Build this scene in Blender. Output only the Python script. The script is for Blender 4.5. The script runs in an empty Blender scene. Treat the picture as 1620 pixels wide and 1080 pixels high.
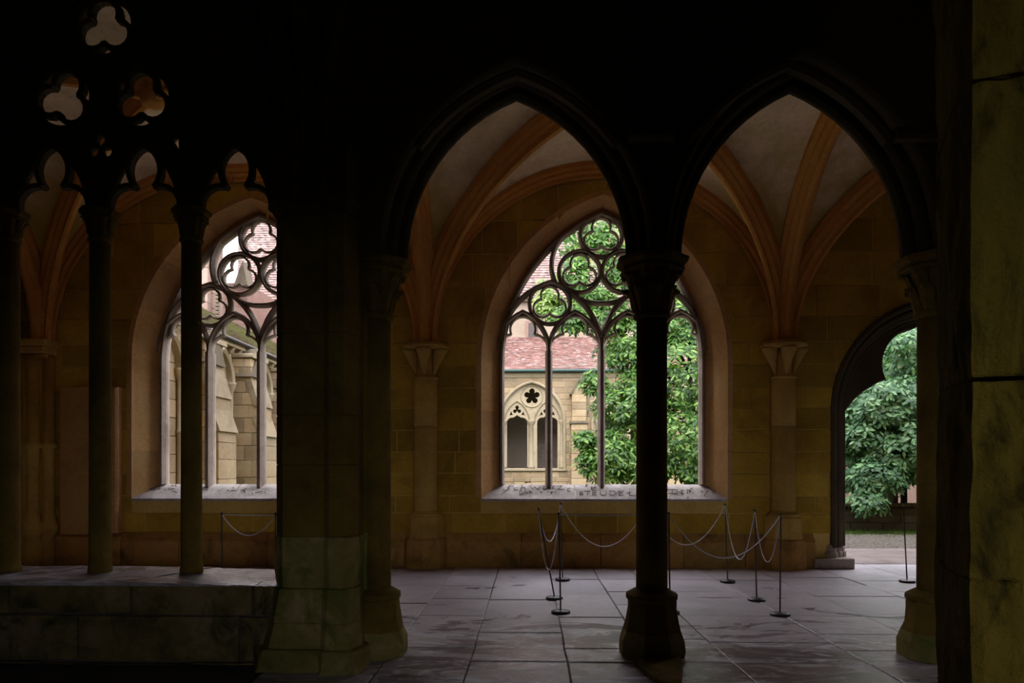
import bpy, bmesh, math, random
import numpy as np
from mathutils import Vector, Matrix, Euler

C = bpy.context.scene.collection
sc = bpy.context.scene
PI = math.pi
rnd = random.Random(7)

# ---------------------------------------------------------------- camera
F = 1100.0                      # focal length in pixels of the 1620 wide frame
YAW = 0.0253
CY, SY = math.cos(YAW), math.sin(YAW)
HOR = 738.0                     # horizon row
EYE = 1.5
cam = bpy.data.cameras.new('camera')
camo = bpy.data.objects.new('camera', cam)
C.objects.link(camo)
camo.location = (0, 0, EYE)
camo.rotation_euler = (PI / 2, 0, YAW)
cam.sensor_width = 36.0
cam.lens = 36.0 * F / 1620.0
cam.shift_y = (HOR - 540.0) / 1620.0
cam.clip_start = 0.05
cam.clip_end = 300
sc.camera = camo

# ---------------------------------------------------------------- world and light
w = bpy.data.worlds.new('overcast_sky')
sc.world = w
w.use_nodes = True
wn = w.node_tree
wn.nodes.clear()
wo = wn.nodes.new('ShaderNodeOutputWorld')
wb = wn.nodes.new('ShaderNodeBackground')
wt = wn.nodes.new('ShaderNodeTexCoord')
wm = wn.nodes.new('ShaderNodeMapping')
wm.inputs['Scale'].default_value = (1, 1, 2.2)
wz = wn.nodes.new('ShaderNodeTexNoise')
wz.inputs['Scale'].default_value = 1.6
wz.inputs['Detail'].default_value = 5
wr = wn.nodes.new('ShaderNodeValToRGB')
wr.color_ramp.elements[0].position = 0.3
wr.color_ramp.elements[0].color = (0.80, 0.84, 0.95, 1)
wr.color_ramp.elements[1].position = 0.7
wr.color_ramp.elements[1].color = (1.0, 0.97, 1.0, 1)
wn.links.new(wt.outputs['Generated'], wm.inputs['Vector'])
wn.links.new(wm.outputs['Vector'], wz.inputs['Vector'])
wn.links.new(wz.outputs['Fac'], wr.inputs['Fac'])
wn.links.new(wr.outputs['Color'], wb.inputs['Color'])
wb.inputs['Strength'].default_value = 1.15
wn.links.new(wb.outputs['Background'], wo.inputs['Surface'])

sun = bpy.data.lights.new('sun', 'SUN')
sun.energy = 0.55
sun.angle = math.radians(40)
sun.color = (1.0, 0.96, 0.9)
suno = bpy.data.objects.new('sun', sun)
C.objects.link(suno)
suno.rotation_euler = (math.radians(42), 0, math.radians(-25))

vs = sc.view_settings
sc.display_settings.display_device = 'sRGB'
vs.view_transform = 'Standard'
vs.look = 'None'
vs.exposure = 2.65
vs.gamma = 1.0
vs.use_curve_mapping = False
cy = sc.cycles
cy.max_bounces = 14
cy.diffuse_bounces = 12
cy.glossy_bounces = 4
cy.transmission_bounces = 4
cy.sample_clamp_indirect = 8
cy.caustics_reflective = False
cy.caustics_refractive = False
cy.use_denoising = True
try:
    cy.denoiser = 'OPENIMAGEDENOISE'
except Exception:
    pass


def portal(cx, cy_, cz, sx, sz, rot):
    l = bpy.data.lights.new('daylight_portal', 'AREA')
    l.shape = 'RECTANGLE'
    l.size = sx
    l.size_y = sz
    l.cycles.is_portal = True
    o = bpy.data.objects.new('daylight_portal', l)
    C.objects.link(o)
    o.location = (cx, cy_, cz)
    o.rotation_euler = rot


# ---------------------------------------------------------------- pixel <-> place
def PX(u, y):
    a = (u - 810.0) / F
    return y * (a * CY - SY) / (CY + a * SY)


def PZ(u, v, y):
    x = PX(u, y)
    d = -x * SY + y * CY
    return EYE + (HOR - v) * d / F


def P(u, v, y):
    return (PX(u, y), PZ(u, v, y))


def GY(v, z=0.0):               # depth of a point at height z seen at row v (near the middle)
    return F * (EYE - z) / (v - HOR)


# ---------------------------------------------------------------- helpers
def tag(o, label=None, cat=None, group=None, kind=None):
    if label: o['label'] = label
    if cat: o['category'] = cat
    if group: o['group'] = group
    if kind: o['kind'] = kind
    return o


def empty(name, loc=(0, 0, 0), label=None, cat=None, group=None, kind=None):
    o = bpy.data.objects.new(name, None)
    C.objects.link(o)
    o.location = loc
    o.empty_display_size = 0.1
    tag(o, label, cat, group, kind)
    return o


class MB:
    def __init__(self):
        self.v = []
        self.f = []
        self.sm = []

    def add(self, vs_, fs_, smooth=False):
        n = len(self.v)
        self.v += [tuple(p) for p in vs_]
        self.f += [tuple(i + n for i in f) for f in fs_]
        self.sm += [smooth] * len(fs_)
        return self

    def box(self, x0, x1, y0, y1, z0, z1, ch=0.0, sides='-y'):
        if ch <= 0:
            v = [(x, y, z) for z in (z0, z1) for y in (y0, y1) for x in (x0, x1)]
            f = [(0, 2, 3, 1), (4, 5, 7, 6), (0, 1, 5, 4), (2, 6, 7, 3), (0, 4, 6, 2), (1, 3, 7, 5)]
            return self.add(v, f)
        if sides == '-y':
            return self.loft([[(x0, y1, z0), (x1, y1, z0), (x1, y1, z1), (x0, y1, z1)],
                              [(x0, y0 + ch, z0), (x1, y0 + ch, z0), (x1, y0 + ch, z1), (x0, y0 + ch, z1)],
                              [(x0 + ch, y0, z0 + ch), (x1 - ch, y0, z0 + ch), (x1 - ch, y0, z1 - ch), (x0 + ch, y0, z1 - ch)]])
        if sides == '+z':
            return self.loft([[(x0, y0, z0), (x1, y0, z0), (x1, y1, z0), (x0, y1, z0)],
                              [(x0, y0, z1 - ch), (x1, y0, z1 - ch), (x1, y1, z1 - ch), (x0, y1, z1 - ch)],
                              [(x0 + ch, y0 + ch, z1), (x1 - ch, y0 + ch, z1), (x1 - ch, y1 - ch, z1), (x0 + ch, y1 - ch, z1)]])

    def loft(self, rings, caps=True, closed=True, smooth=False):
        n = len(rings[0])
        v = [p for r in rings for p in r]
        f = []
        m = n if closed else n - 1
        for k in range(len(rings) - 1):
            for i in range(m):
                j = (i + 1) % n
                f.append((k * n + i, k * n + j, (k + 1) * n + j, (k + 1) * n + i))
        self.add(v, f, smooth)
        if caps:
            b = len(self.v) - len(v)
            self.f.append(tuple(b + i for i in reversed(range(n))))
            self.f.append(tuple(b + (len(rings) - 1) * n + i for i in range(n)))
            self.sm += [False, False]
        return self

    def lathe(self, cx, cy_, prof, n=24, rot=0.0, smooth=True, jitter=None, a0=0, a1=2 * PI):
        rings = []
        full = abs(a1 - a0 - 2 * PI) < 1e-6
        for r, z in prof:
            ring = []
            for i in range(n):
                a = rot + a0 + (a1 - a0) * i / (n if full else n - 1)
                rr = r * (1 + (jitter(a, z) if jitter else 0))
                ring.append((cx + rr * math.cos(a), cy_ + rr * math.sin(a), z))
            rings.append(ring)
        return self.loft(rings, smooth=smooth)

    def sweep_xz(self, path, prof, closed=False, smooth=False, caps=True):
        """path in the XZ plane; profile points (n, y): n along the left normal, y absolute"""
        n = len(path)
        rings = []
        for i, (x, z) in enumerate(path):
            if closed:
                a, b = path[i - 1], path[(i + 1) % n]
            else:
                a, b = path[max(i - 1, 0)], path[min(i + 1, n - 1)]
            d1 = Vector((x - a[0], z - a[1]))
            d2 = Vector((b[0] - x, b[1] - z))
            if d1.length < 1e-9: d1 = d2
            if d2.length < 1e-9: d2 = d1
            d1.normalize(); d2.normalize()
            t = d1 + d2
            if t.length < 1e-6: t = d1
            t.normalize()
            nn = Vector((-t.y, t.x))
            k = 1.0 / max(0.45, nn.dot(Vector((-d1.y, d1.x))))
            rings.append([(x + nn.x * p * k, yy, z + nn.y * p * k) for p, yy in prof])
        if closed:
            rings.append(rings[0])
        return self.loft(rings, caps=(not closed) and caps, smooth=smooth)

    def sweep3(self, path, prof, side, smooth=False):
        """path 3D; profile (s, d): s along side vector, d along tangent x side"""
        side = Vector(side).normalized()
        rings = []
        n = len(path)
        for i in range(n):
            t = (Vector(path[min(i + 1, n - 1)]) - Vector(path[max(i - 1, 0)])).normalized()
            s = (side - t * side.dot(t)).normalized()
            d = t.cross(s)
            rings.append([tuple(Vector(path[i]) + s * a + d * b) for a, b in prof])
        return self.loft(rings, smooth=smooth)

    def tube(self, path, r, n=6, closed=False):
        rings = []
        m = len(path)
        for i in range(m):
            a = Vector(path[max(i - 1, 0)]); b = Vector(path[min(i + 1, m - 1)])
            t = (b - a).normalized()
            up = Vector((0, 0, 1)) if abs(t.z) < 0.9 else Vector((0, 1, 0))
            s = t.cross(up).normalized(); d = s.cross(t)
            rr = r[i] if isinstance(r, (list, tuple)) else r
            rings.append([tuple(Vector(path[i]) + s * rr * math.cos(2 * PI * k / n) + d * rr * math.sin(2 * PI * k / n)) for k in range(n)])
        return self.loft(rings, smooth=True)

    def build(self, name, mat, parent=None, label=None, kind=None):
        me = bpy.data.meshes.new(name)
        me.from_pydata(self.v, [], self.f)
        me.polygons.foreach_set('use_smooth', self.sm)
        bm = bmesh.new()
        bm.from_mesh(me)
        bmesh.ops.recalc_face_normals(bm, faces=bm.faces)
        bm.to_mesh(me)
        bm.free()
        me.materials.append(mat)
        o = bpy.data.objects.new(name, me)
        C.objects.link(o)
        if parent is not None:
            o.parent = parent
            o.matrix_parent_inverse = Matrix.Translation(-Vector(parent.location))
        tag(o, label, None, None, kind)
        return o


def plate(name, outline, holes, y0, y1, mat, parent=None, bevel=0.0, label=None, kind=None):
    """flat stone plate in the XZ plane from y0 to y1 with holes cut through it"""
    cu = bpy.data.curves.new(name, 'CURVE')
    cu.dimensions = '2D'
    cu.fill_mode = 'BOTH'
    cu.extrude = max((y1 - y0) / 2 - bevel, 0.001)
    cu.bevel_depth = bevel
    cu.bevel_resolution = 0
    for pts in [outline] + holes:
        s = cu.splines.new('POLY')
        s.points.add(len(pts) - 1)
        for i, (x, z) in enumerate(pts):
            s.points[i].co = (x, z, 0, 1)
        s.use_cyclic_u = True
    o = bpy.data.objects.new(name, cu)
    C.objects.link(o)
    dg = bpy.context.evaluated_depsgraph_get()
    me = bpy.data.meshes.new_from_object(o.evaluated_get(dg))
    bpy.data.objects.remove(o)
    bpy.data.curves.remove(cu)
    me.transform(Matrix.Translation((0, (y0 + y1) / 2, 0)) @ Matrix.Rotation(PI / 2, 4, 'X'))
    me.materials.clear()
    me.materials.append(mat)
    me.name = name
    ob = bpy.data.objects.new(name, me)
    C.objects.link(ob)
    if parent is not None:
        ob.parent = parent
        ob.matrix_parent_inverse = Matrix.Translation(-Vector(parent.location))
    tag(ob, label, None, None, kind)
    return ob


def arch(cx, a, zs, h, n=14, off=0.0):
    """pointed arch from the left springing over the apex to the right springing"""
    c = (a * a + h * h) / (2 * a)
    r = c + off
    cxl = cx - a + c             # centre of the left arc
    hh = math.sqrt(max(r * r - (c - a) ** 2, 0))
    ang = math.atan2(hh, -(c - a)) if c != a else PI / 2
    pts = []
    for i in range(n + 1):
        t = PI + (ang - PI) * i / n
        pts.append((cxl + r * math.cos(t), zs + r * math.sin(t)))
    right = [(2 * cx - x, z) for x, z in reversed(pts[:-1])]
    return pts + right


def arch_open(cx, a, zs, h, zb, n=14, off=0.0):
    p = arch(cx, a, zs, h, n, off)
    return [(p[0][0], zb)] + p + [(p[-1][0], zb)]


def half_width(a, zs, h, off=0.0):
    c = (a * a + h * h) / (2 * a)
    r = c + off

    def f(z):
        if z <= zs: return a + off
        q = r * r - (z - zs) ** 2
        if q <= 0: return -1
        return math.sqrt(q) - (c - a)
    return f


def circle(cx, cz, r, n=36, a0=0.0, a1=2 * PI):
    full = abs(a1 - a0 - 2 * PI) < 1e-6
    m = n if full else n + 1
    return [(cx + r * math.cos(a0 + (a1 - a0) * i / n), cz + r * math.sin(a0 + (a1 - a0) * i / n)) for i in range(m)]


def arc3(p0, pm, p1, n=8):
    """circular arc through three points"""
    (ax, ay), (bx, by), (cx, cy_) = p0, pm, p1
    d = 2 * (ax * (by - cy_) + bx * (cy_ - ay) + cx * (ay - by))
    if abs(d) < 1e-9: return [p0, pm, p1]
    ux = ((ax * ax + ay * ay) * (by - cy_) + (bx * bx + by * by) * (cy_ - ay) + (cx * cx + cy_ * cy_) * (ay - by)) / d
    uy = ((ax * ax + ay * ay) * (cx - bx) + (bx * bx + by * by) * (ax - cx) + (cx * cx + cy_ * cy_) * (bx - ax)) / d
    r = math.hypot(ax - ux, ay - uy)
    a0 = math.atan2(ay - uy, ax - ux); am = math.atan2(by - uy, bx - ux); a1 = math.atan2(cy_ - uy, cx - ux)
    def norm(x, base, sgn):
        while sgn * (x - base) < 0: x += sgn * 2 * PI
        while sgn * (x - base) > 2 * PI: x -= sgn * 2 * PI
        return x
    s = 1
    if norm(am, a0, 1) > norm(a1, a0, 1): s = -1
    a1n = norm(a1, a0, s)
    return [(ux + r * math.cos(a0 + (a1n - a0) * i / n), uy + r * math.sin(a0 + (a1n - a0) * i / n)) for i in range(n + 1)]


def foil(cx, cz, R, k=3, up=PI / 2, lobe=0.52, n=9):
    """list of lobe arcs of a k-foil inscribed in a circle of radius R"""
    rl = R * lobe
    d = R - rl
    out = []
    # cusp = intersection of neighbouring lobe circles at angle pi/k from lobe centre direction
    s = d * math.sin(PI / k)
    q = math.sqrt(max(rl * rl - s * s, 0))
    rc = d * math.cos(PI / k) - q if k > 3 else d * math.cos(PI / k) + q
    rc = d * math.cos(PI / k) + q
    for i in range(k):
        a = up + 2 * PI * i / k
        lx, lz = cx + d * math.cos(a), cz + d * math.sin(a)
        pa = (cx + rc * math.cos(a - PI / k), cz + rc * math.sin(a - PI / k))
        pb = (cx + rc * math.cos(a + PI / k), cz + rc * math.sin(a + PI / k))
        out.append(arc3(pa, (cx + R * math.cos(a), cz + R * math.sin(a)), pb, n))
    return out


# ---------------------------------------------------------------- materials
def new_mat(name):
    m = bpy.data.materials.new(name)
    m.use_nodes = True
    nt = m.node_tree
    nt.nodes.clear()
    out = nt.nodes.new('ShaderNodeOutputMaterial')
    b = nt.nodes.new('ShaderNodeBsdfPrincipled')
    nt.links.new(b.outputs[0], out.inputs[0])
    return m, nt, b, out


def noise(nt, scale, detail=4, rough=0.6, vec=None, dist=0.0):
    n = nt.nodes.new('ShaderNodeTexNoise')
    n.inputs['Scale'].default_value = scale
    n.inputs['Detail'].default_value = detail
    n.inputs['Roughness'].default_value = rough
    n.inputs['Distortion'].default_value = dist
    if vec is not None: nt.links.new(vec, n.inputs['Vector'])
    return n.outputs['Fac']


def ramp(nt, fac, stops, interp='LINEAR'):
    r = nt.nodes.new('ShaderNodeValToRGB')
    r.color_ramp.interpolation = interp
    e = r.color_ramp.elements
    while len(e) > 1: e.remove(e[-1])
    e[0].position = stops[0][0]; e[0].color = tuple(stops[0][1]) + (1,)
    for p, c in stops[1:]:
        k = e.new(p); k.color = tuple(c) + (1,)
    nt.links.new(fac, r.inputs['Fac'])
    return r.outputs['Color']


def mix(nt, fac, a, b, mode='MIX'):
    m = nt.nodes.new('ShaderNodeMix')
    m.data_type = 'RGBA'
    m.blend_type = mode
    for inp, val in ((m.inputs['Factor'], fac), (m.inputs[6], a), (m.inputs[7], b)):
        if hasattr(val, 'is_linked') or isinstance(val, bpy.types.NodeSocket):
            nt.links.new(val, inp)
        elif isinstance(val, (int, float)):
            inp.default_value = val
        else:
            inp.default_value = tuple(val) + (1,)
    return m.outputs[2]


def stone_mat(name, c0, c1, c2=None, scale=1.3, rough=0.9, bump=0.25, fine=60, vary=0.18, stain=None, stain_amt=0.5, stain_scale=1.0, streak=False):
    m, nt, b, out = new_mat(name)
    tc = nt.nodes.new('ShaderNodeTexCoord')
    geo = nt.nodes.new('ShaderNodeNewGeometry')
    vec = geo.outputs['Position']
    if streak:
        mp = nt.nodes.new('ShaderNodeMapping')
        mp.inputs['Scale'].default_value = (1, 1, 0.35)
        nt.links.new(vec, mp.inputs['Vector'])
        vec = mp.outputs['Vector']
    f1 = noise(nt, scale, 6, 0.62, vec, 0.4)
    col = ramp(nt, f1, [(0.32, c0), (0.5, c1), (0.68, c2 or c1)])
    f2 = noise(nt, fine * 0.35, 5, 0.7, vec)
    col = mix(nt, 0.35, col, ramp(nt, f2, [(0.3, (0.55, 0.55, 0.55)), (0.7, (1.25, 1.25, 1.25))]), 'MULTIPLY')
    if stain:
        f3 = noise(nt, stain_scale, 6, 0.65, vec, 0.8)
        fac = nt.nodes.new('ShaderNodeMapRange')
        fac.inputs['From Min'].default_value = 0.5
        fac.inputs['From Max'].default_value = 0.68
        fac.inputs['To Max'].default_value = stain_amt
        nt.links.new(f3, fac.inputs['Value'])
        col = mix(nt, fac.outputs[0], col, stain)
    if vary:
        oi = nt.nodes.new('ShaderNodeObjectInfo')
        col = mix(nt, 1.0, col, ramp(nt, oi.outputs['Random'], [(0, (1 - vary,) * 3), (0.5, (1.0, 1.0 - vary * .2, 1.0 - vary * .3)), (1, (1 + vary, 1 + vary, 1 + vary * .8))]), 'MULTIPLY')
    nt.links.new(col, b.inputs['Base Color'])
    b.inputs['Roughness'].default_value = rough
    b.inputs['Specular IOR Level'].default_value = 0.2
    bp = nt.nodes.new('ShaderNodeBump')
    bp.inputs['Strength'].default_value = bump
    bp.inputs['Distance'].default_value = 0.02
    f4 = noise(nt, fine, 6, 0.75, geo.outputs['Position'])
    f5 = noise(nt, 9, 3, 0.6, geo.outputs['Position'])
    ad = nt.nodes.new('ShaderNodeMath'); ad.operation = 'ADD'
    nt.links.new(f4, ad.inputs[0]); nt.links.new(f5, ad.inputs[1])
    nt.links.new(ad.outputs[0], bp.inputs['Height'])
    nt.links.new(bp.outputs[0], b.inputs['Normal'])
    return m


def lower_ochre(m, colr, z0, z1):
    nt = m.node_tree
    b = [n for n in nt.nodes if n.type == 'BSDF_PRINCIPLED'][0]
    lk = b.inputs['Base Color'].links[0]
    src = lk.from_socket
    geo = nt.nodes.new('ShaderNodeNewGeometry')
    sx = nt.nodes.new('ShaderNodeSeparateXYZ'); nt.links.new(geo.outputs['Position'], sx.inputs[0])
    f = noise(nt, 1.6, 6, 0.7, geo.outputs['Position'], 0.5)
    ma = nt.nodes.new('ShaderNodeMath'); ma.operation = 'MULTIPLY_ADD'
    nt.links.new(f, ma.inputs[0]); ma.inputs[1].default_value = 2.4
    nt.links.new(sx.outputs['Z'], ma.inputs[2])
    r = nt.nodes.new('ShaderNodeMapRange')
    r.inputs['From Min'].default_value = z1 + 1.2; r.inputs['From Max'].default_value = z0 + 1.2
    nt.links.new(ma.outputs[0], r.inputs['Value'])
    nt.links.new(mix(nt, r.outputs[0], src, colr), b.inputs['Base Color'])


def plain_mat(name, col, rough=0.6, metal=0.0, var=0.0):
    m, nt, b, out = new_mat(name)
    b.inputs['Roughness'].default_value = rough
    b.inputs['Metallic'].default_value = metal
    f = noise(nt, 25, 3)
    nt.links.new(ramp(nt, f, [(0.3, [c * 0.85 for c in col]), (0.7, [c * 1.1 for c in col])]), b.inputs['Base Color'])
    return m


M = {}
# rooms: ochre lime-washed sandstone, reddish ribs, greyish vault plaster
M['wall'] = stone_mat('ochre_sandstone_wall', (0.38, 0.24, 0.030), (0.54, 0.36, 0.045), (0.64, 0.44, 0.065), 0.9, stain=(0.26, 0.16, 0.03), stain_amt=0.6, vary=0.24)
M['mortar'] = stone_mat('pale_mortar', (0.630, 0.438, 0.122), (0.770, 0.542, 0.159), None, 2.0, vary=0)
M['wall_base'] = stone_mat('damp_base_stone', (0.421, 0.234, 0.071), (0.562, 0.320, 0.098), (0.484, 0.328, 0.087), 1.2, stain=(0.156, 0.109, 0.033), stain_amt=0.8, stain_scale=2.2, vary=0.15)
M['red'] = stone_mat('red_sandstone', (0.489, 0.215, 0.047), (0.633, 0.301, 0.069), (0.719, 0.374, 0.095), 0.8, vary=0.08)
M['splay'] = stone_mat('pinkish_jamb_stone', (0.503, 0.277, 0.106), (0.661, 0.383, 0.158), (0.741, 0.476, 0.212), 0.9, vary=0.10)
M['plaster'] = stone_mat('grey_vault_plaster', (0.657, 0.509, 0.318), (0.890, 0.700, 0.456), (0.954, 0.784, 0.530), 1.4, bump=0.3, vary=0, stain=(0.530, 0.424, 0.191), stain_amt=0.5, stain_scale=0.7)
lower_ochre(M['plaster'], (0.48, 0.36, 0.07), 4.95, 5.85)
M['shaft'] = stone_mat('respond_stone', (0.456, 0.295, 0.071), (0.625, 0.423, 0.112), (0.710, 0.507, 0.142), 1.1, vary=0.06, stain=(0.423, 0.270, 0.071))
M['tracery'] = stone_mat('weathered_tracery_stone', (0.237, 0.187, 0.148), (0.375, 0.306, 0.257), (0.454, 0.375, 0.316), 1.6, bump=0.3, vary=0.05)
M['near'] = stone_mat('dark_arcade_stone', (0.065, 0.049, 0.028), (0.106, 0.081, 0.044), (0.130, 0.101, 0.061), 1.3, vary=0.08, stain=(0.041, 0.037, 0.016))  # very low base colour so the arcade stays a dark silhouette
M['near_rough'] = stone_mat('rough_tooled_pillar_stone', (0.204, 0.146, 0.020), (0.332, 0.243, 0.034), (0.408, 0.304, 0.044), 2.5, vary=0.05, bump=1.0, fine=26, streak=True, stain=(0.045, 0.036, 0.008), stain_amt=0.9, stain_scale=9)
M['moss_wall'] = stone_mat('grimy_mossy_parapet_stone', (0.10, 0.085, 0.025), (0.24, 0.19, 0.075), (0.36, 0.27, 0.15), 2.6, vary=0.15, stain=(0.035, 0.045, 0.008), stain_amt=0.95, stain_scale=3.2, bump=0.7)
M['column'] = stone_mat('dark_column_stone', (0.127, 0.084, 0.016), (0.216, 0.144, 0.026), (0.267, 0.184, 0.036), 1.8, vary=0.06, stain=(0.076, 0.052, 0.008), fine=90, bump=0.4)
M['moss'] = stone_mat('mossy_sandstone', (0.167, 0.162, 0.042), (0.309, 0.262, 0.083), (0.514, 0.386, 0.193), 1.8, vary=0.08, stain=(0.129, 0.162, 0.025), stain_amt=1.0, stain_scale=3.0, bump=0.6)
M['dark_room'] = stone_mat('dark_room_stone', (0.08, 0.06, 0.04), (0.12, 0.10, 0.06), None, 1.0, vary=0)
M['sill'] = stone_mat('worn_grey_sill', (0.408, 0.367, 0.347), (0.571, 0.510, 0.490), (0.673, 0.612, 0.581), 3.0, bump=0.8, fine=40, vary=0.05)
M['groove'] = plain_mat('dark_letter_strokes', (0.10, 0.075, 0.065), 0.95)  # even dark brown for the letter strokes on the sill
M['slab_tomb'] = stone_mat('grave_slab_stone', (0.440, 0.253, 0.085), (0.572, 0.341, 0.123), None, 1.5, vary=0)
M['iron'] = plain_mat('dark_iron', (0.05, 0.04, 0.04), 0.45, 0.6)
M['rope'] = plain_mat('pale_grey_cord', (0.80, 0.80, 0.88), 0.5)
M['rust'] = plain_mat('brown_post_paint', (0.10, 0.07, 0.05), 0.5, 0.3)
# outside
M['beige'] = stone_mat('beige_sandstone_ashlar', (0.202, 0.145, 0.084), (0.266, 0.204, 0.127), (0.300, 0.240, 0.162), 0.9, vary=0.24, bump=0.2, fine=30)
M['beige_mortar'] = stone_mat('light_mortar', (0.274, 0.229, 0.168), (0.318, 0.274, 0.208), None, 2, vary=0)
M['pale_trim'] = stone_mat('pale_dressed_stone', (0.212, 0.169, 0.108), (0.268, 0.223, 0.154), None, 1.2, vary=0.08)
M['pink'] = stone_mat('pink_sandstone', (0.168, 0.102, 0.081), (0.209, 0.135, 0.112), (0.230, 0.163, 0.135), 0.6, vary=0.14, fine=25)
M['grey_stone'] = stone_mat('grey_weathered_stone', (0.081, 0.064, 0.044), (0.121, 0.100, 0.072), None, 2, vary=0.1)
M['weathering'] = stone_mat('weathered_buttress_slope', (0.139, 0.110, 0.072), (0.208, 0.166, 0.107), None, 2, vary=0.1)
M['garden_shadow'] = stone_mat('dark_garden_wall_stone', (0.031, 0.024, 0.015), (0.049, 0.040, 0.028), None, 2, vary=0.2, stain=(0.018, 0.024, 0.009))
M['gutter'] = plain_mat('patinated_copper', (0.014, 0.040, 0.036), 0.5, 0.2)
M['render'] = stone_mat('pale_render', (0.212, 0.162, 0.120), (0.254, 0.205, 0.159), None, 0.7, vary=0)
M['bark'] = stone_mat('dark_bark', (0.021, 0.017, 0.013), (0.039, 0.030, 0.021), None, 8, vary=0)
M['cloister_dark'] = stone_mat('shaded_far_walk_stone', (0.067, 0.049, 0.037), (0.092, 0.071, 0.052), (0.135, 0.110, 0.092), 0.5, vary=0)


def tile_mat(name, a, b_, c_, rowh, axis_scale, moss=None, moss_amt=0.6):
    m, nt, b, out = new_mat(name)
    tc = nt.nodes.new('ShaderNodeTexCoord')
    mp = nt.nodes.new('ShaderNodeMapping')
    nt.links.new(tc.outputs['UV'], mp.inputs['Vector'])
    br = nt.nodes.new('ShaderNodeTexBrick')
    br.offset = 0.5
    br.inputs['Scale'].default_value = 1.0
    br.inputs['Mortar Size'].default_value = 0.012
    br.inputs['Brick Width'].default_value = 0.19
    br.inputs['Row Height'].default_value = rowh
    br.inputs['Color1'].default_value = (0, 0, 0, 1)
    br.inputs['Color2'].default_value = (1, 1, 1, 1)
    br.inputs['Mortar'].default_value = (0.1, 0.1, 0.1, 1)
    nt.links.new(mp.outputs['Vector'], br.inputs['Vector'])
    col = ramp(nt, br.outputs['Color'], [(0.0, a), (0.35, b_), (0.7, b_), (1.0, c_)])
    geo = nt.nodes.new('ShaderNodeNewGeometry')
    f = noise(nt, 1.2, 6, 0.7, geo.outputs['Position'], 0.5)
    col = mix(nt, 0.4, col, ramp(nt, f, [(0.3, (0.5, 0.5, 0.5)), (0.7, (1.2, 1.2, 1.2))]), 'MULTIPLY')
    if moss:
        f3 = noise(nt, 2.0, 7, 0.75, geo.outputs['Position'], 0.6)
        r = nt.nodes.new('ShaderNodeMapRange')
        r.inputs['From Min'].default_value = 0.42
        r.inputs['From Max'].default_value = 0.6
        r.inputs['To Max'].default_value = moss_amt
        nt.links.new(f3, r.inputs['Value'])
        col = mix(nt, r.outputs[0], col, moss)
    nt.links.new(col, b.inputs['Base Color'])
    b.inputs['Roughness'].default_value = 0.85
    bp = nt.nodes.new('ShaderNodeBump')
    bp.inputs['Strength'].default_value = 0.5
    bp.inputs['Distance'].default_value = 0.03
    nt.links.new(br.outputs['Color'], bp.inputs['Height'])
    nt.links.new(bp.outputs[0], b.inputs['Normal'])
    return m


M['tiles'] = tile_mat('red_clay_tiles', (0.091, 0.054, 0.046), (0.229, 0.107, 0.087), (0.385, 0.263, 0.235), 0.16, 1)
M['tiles_old'] = tile_mat('weathered_red_tiles', (0.082, 0.061, 0.057), (0.220, 0.128, 0.111), (0.385, 0.302, 0.280), 0.16, 1)
M['tiles_moss'] = tile_mat('mossy_tiles', (0.094, 0.061, 0.042), (0.150, 0.103, 0.071), (0.225, 0.168, 0.122), 0.16, 1, (0.140, 0.168, 0.033), 0.9)


def leaf_mat(name, dark, mid, light, trans=0.35):
    m, nt, b, out = new_mat(name)
    geo = nt.nodes.new('ShaderNodeNewGeometry')
    oi = nt.nodes.new('ShaderNodeObjectInfo')
    ad = nt.nodes.new('ShaderNodeMath'); ad.operation = 'ADD'
    nt.links.new(geo.outputs['Random Per Island'], ad.inputs[0])
    nt.links.new(oi.outputs['Random'], ad.inputs[1])
    fr = nt.nodes.new('ShaderNodeMath'); fr.operation = 'FRACT'
    nt.links.new(ad.outputs[0], fr.inputs[0])
    col = ramp(nt, fr.outputs[0], [(0, dark), (0.5, mid), (0.9, light), (1.0, light)])
    nt.links.new(col, b.inputs['Base Color'])
    b.inputs['Roughness'].default_value = 0.42
    b.inputs['Specular IOR Level'].default_value = 0.35
    tr = nt.nodes.new('ShaderNodeBsdfTranslucent')
    nt.links.new(mix(nt, 1.0, col, (1.2, 1.5, 0.5), 'MULTIPLY'), tr.inputs['Color'])
    mx = nt.nodes.new('ShaderNodeMixShader')
    mx.inputs[0].default_value = trans
    nt.links.new(b.outputs[0], mx.inputs[1]); nt.links.new(tr.outputs[0], mx.inputs[2])
    nt.links.new(mx.outputs[0], out.inputs[0])
    return m


M['leaf'] = leaf_mat('magnolia_leaf', (0.016, 0.056, 0.008), (0.048, 0.132, 0.018), (0.159, 0.274, 0.058))
M['leaf_dark'] = leaf_mat('deep_green_leaf', (0.020, 0.062, 0.025), (0.047, 0.130, 0.050), (0.135, 0.247, 0.112), 0.3)
M['leaf_pale'] = leaf_mat('pale_green_leaf', (0.087, 0.166, 0.024), (0.158, 0.253, 0.048), (0.269, 0.348, 0.111))
M['grass'] = leaf_mat('grass_blade', (0.036, 0.072, 0.014), (0.065, 0.122, 0.025), (0.108, 0.158, 0.043))


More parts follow.
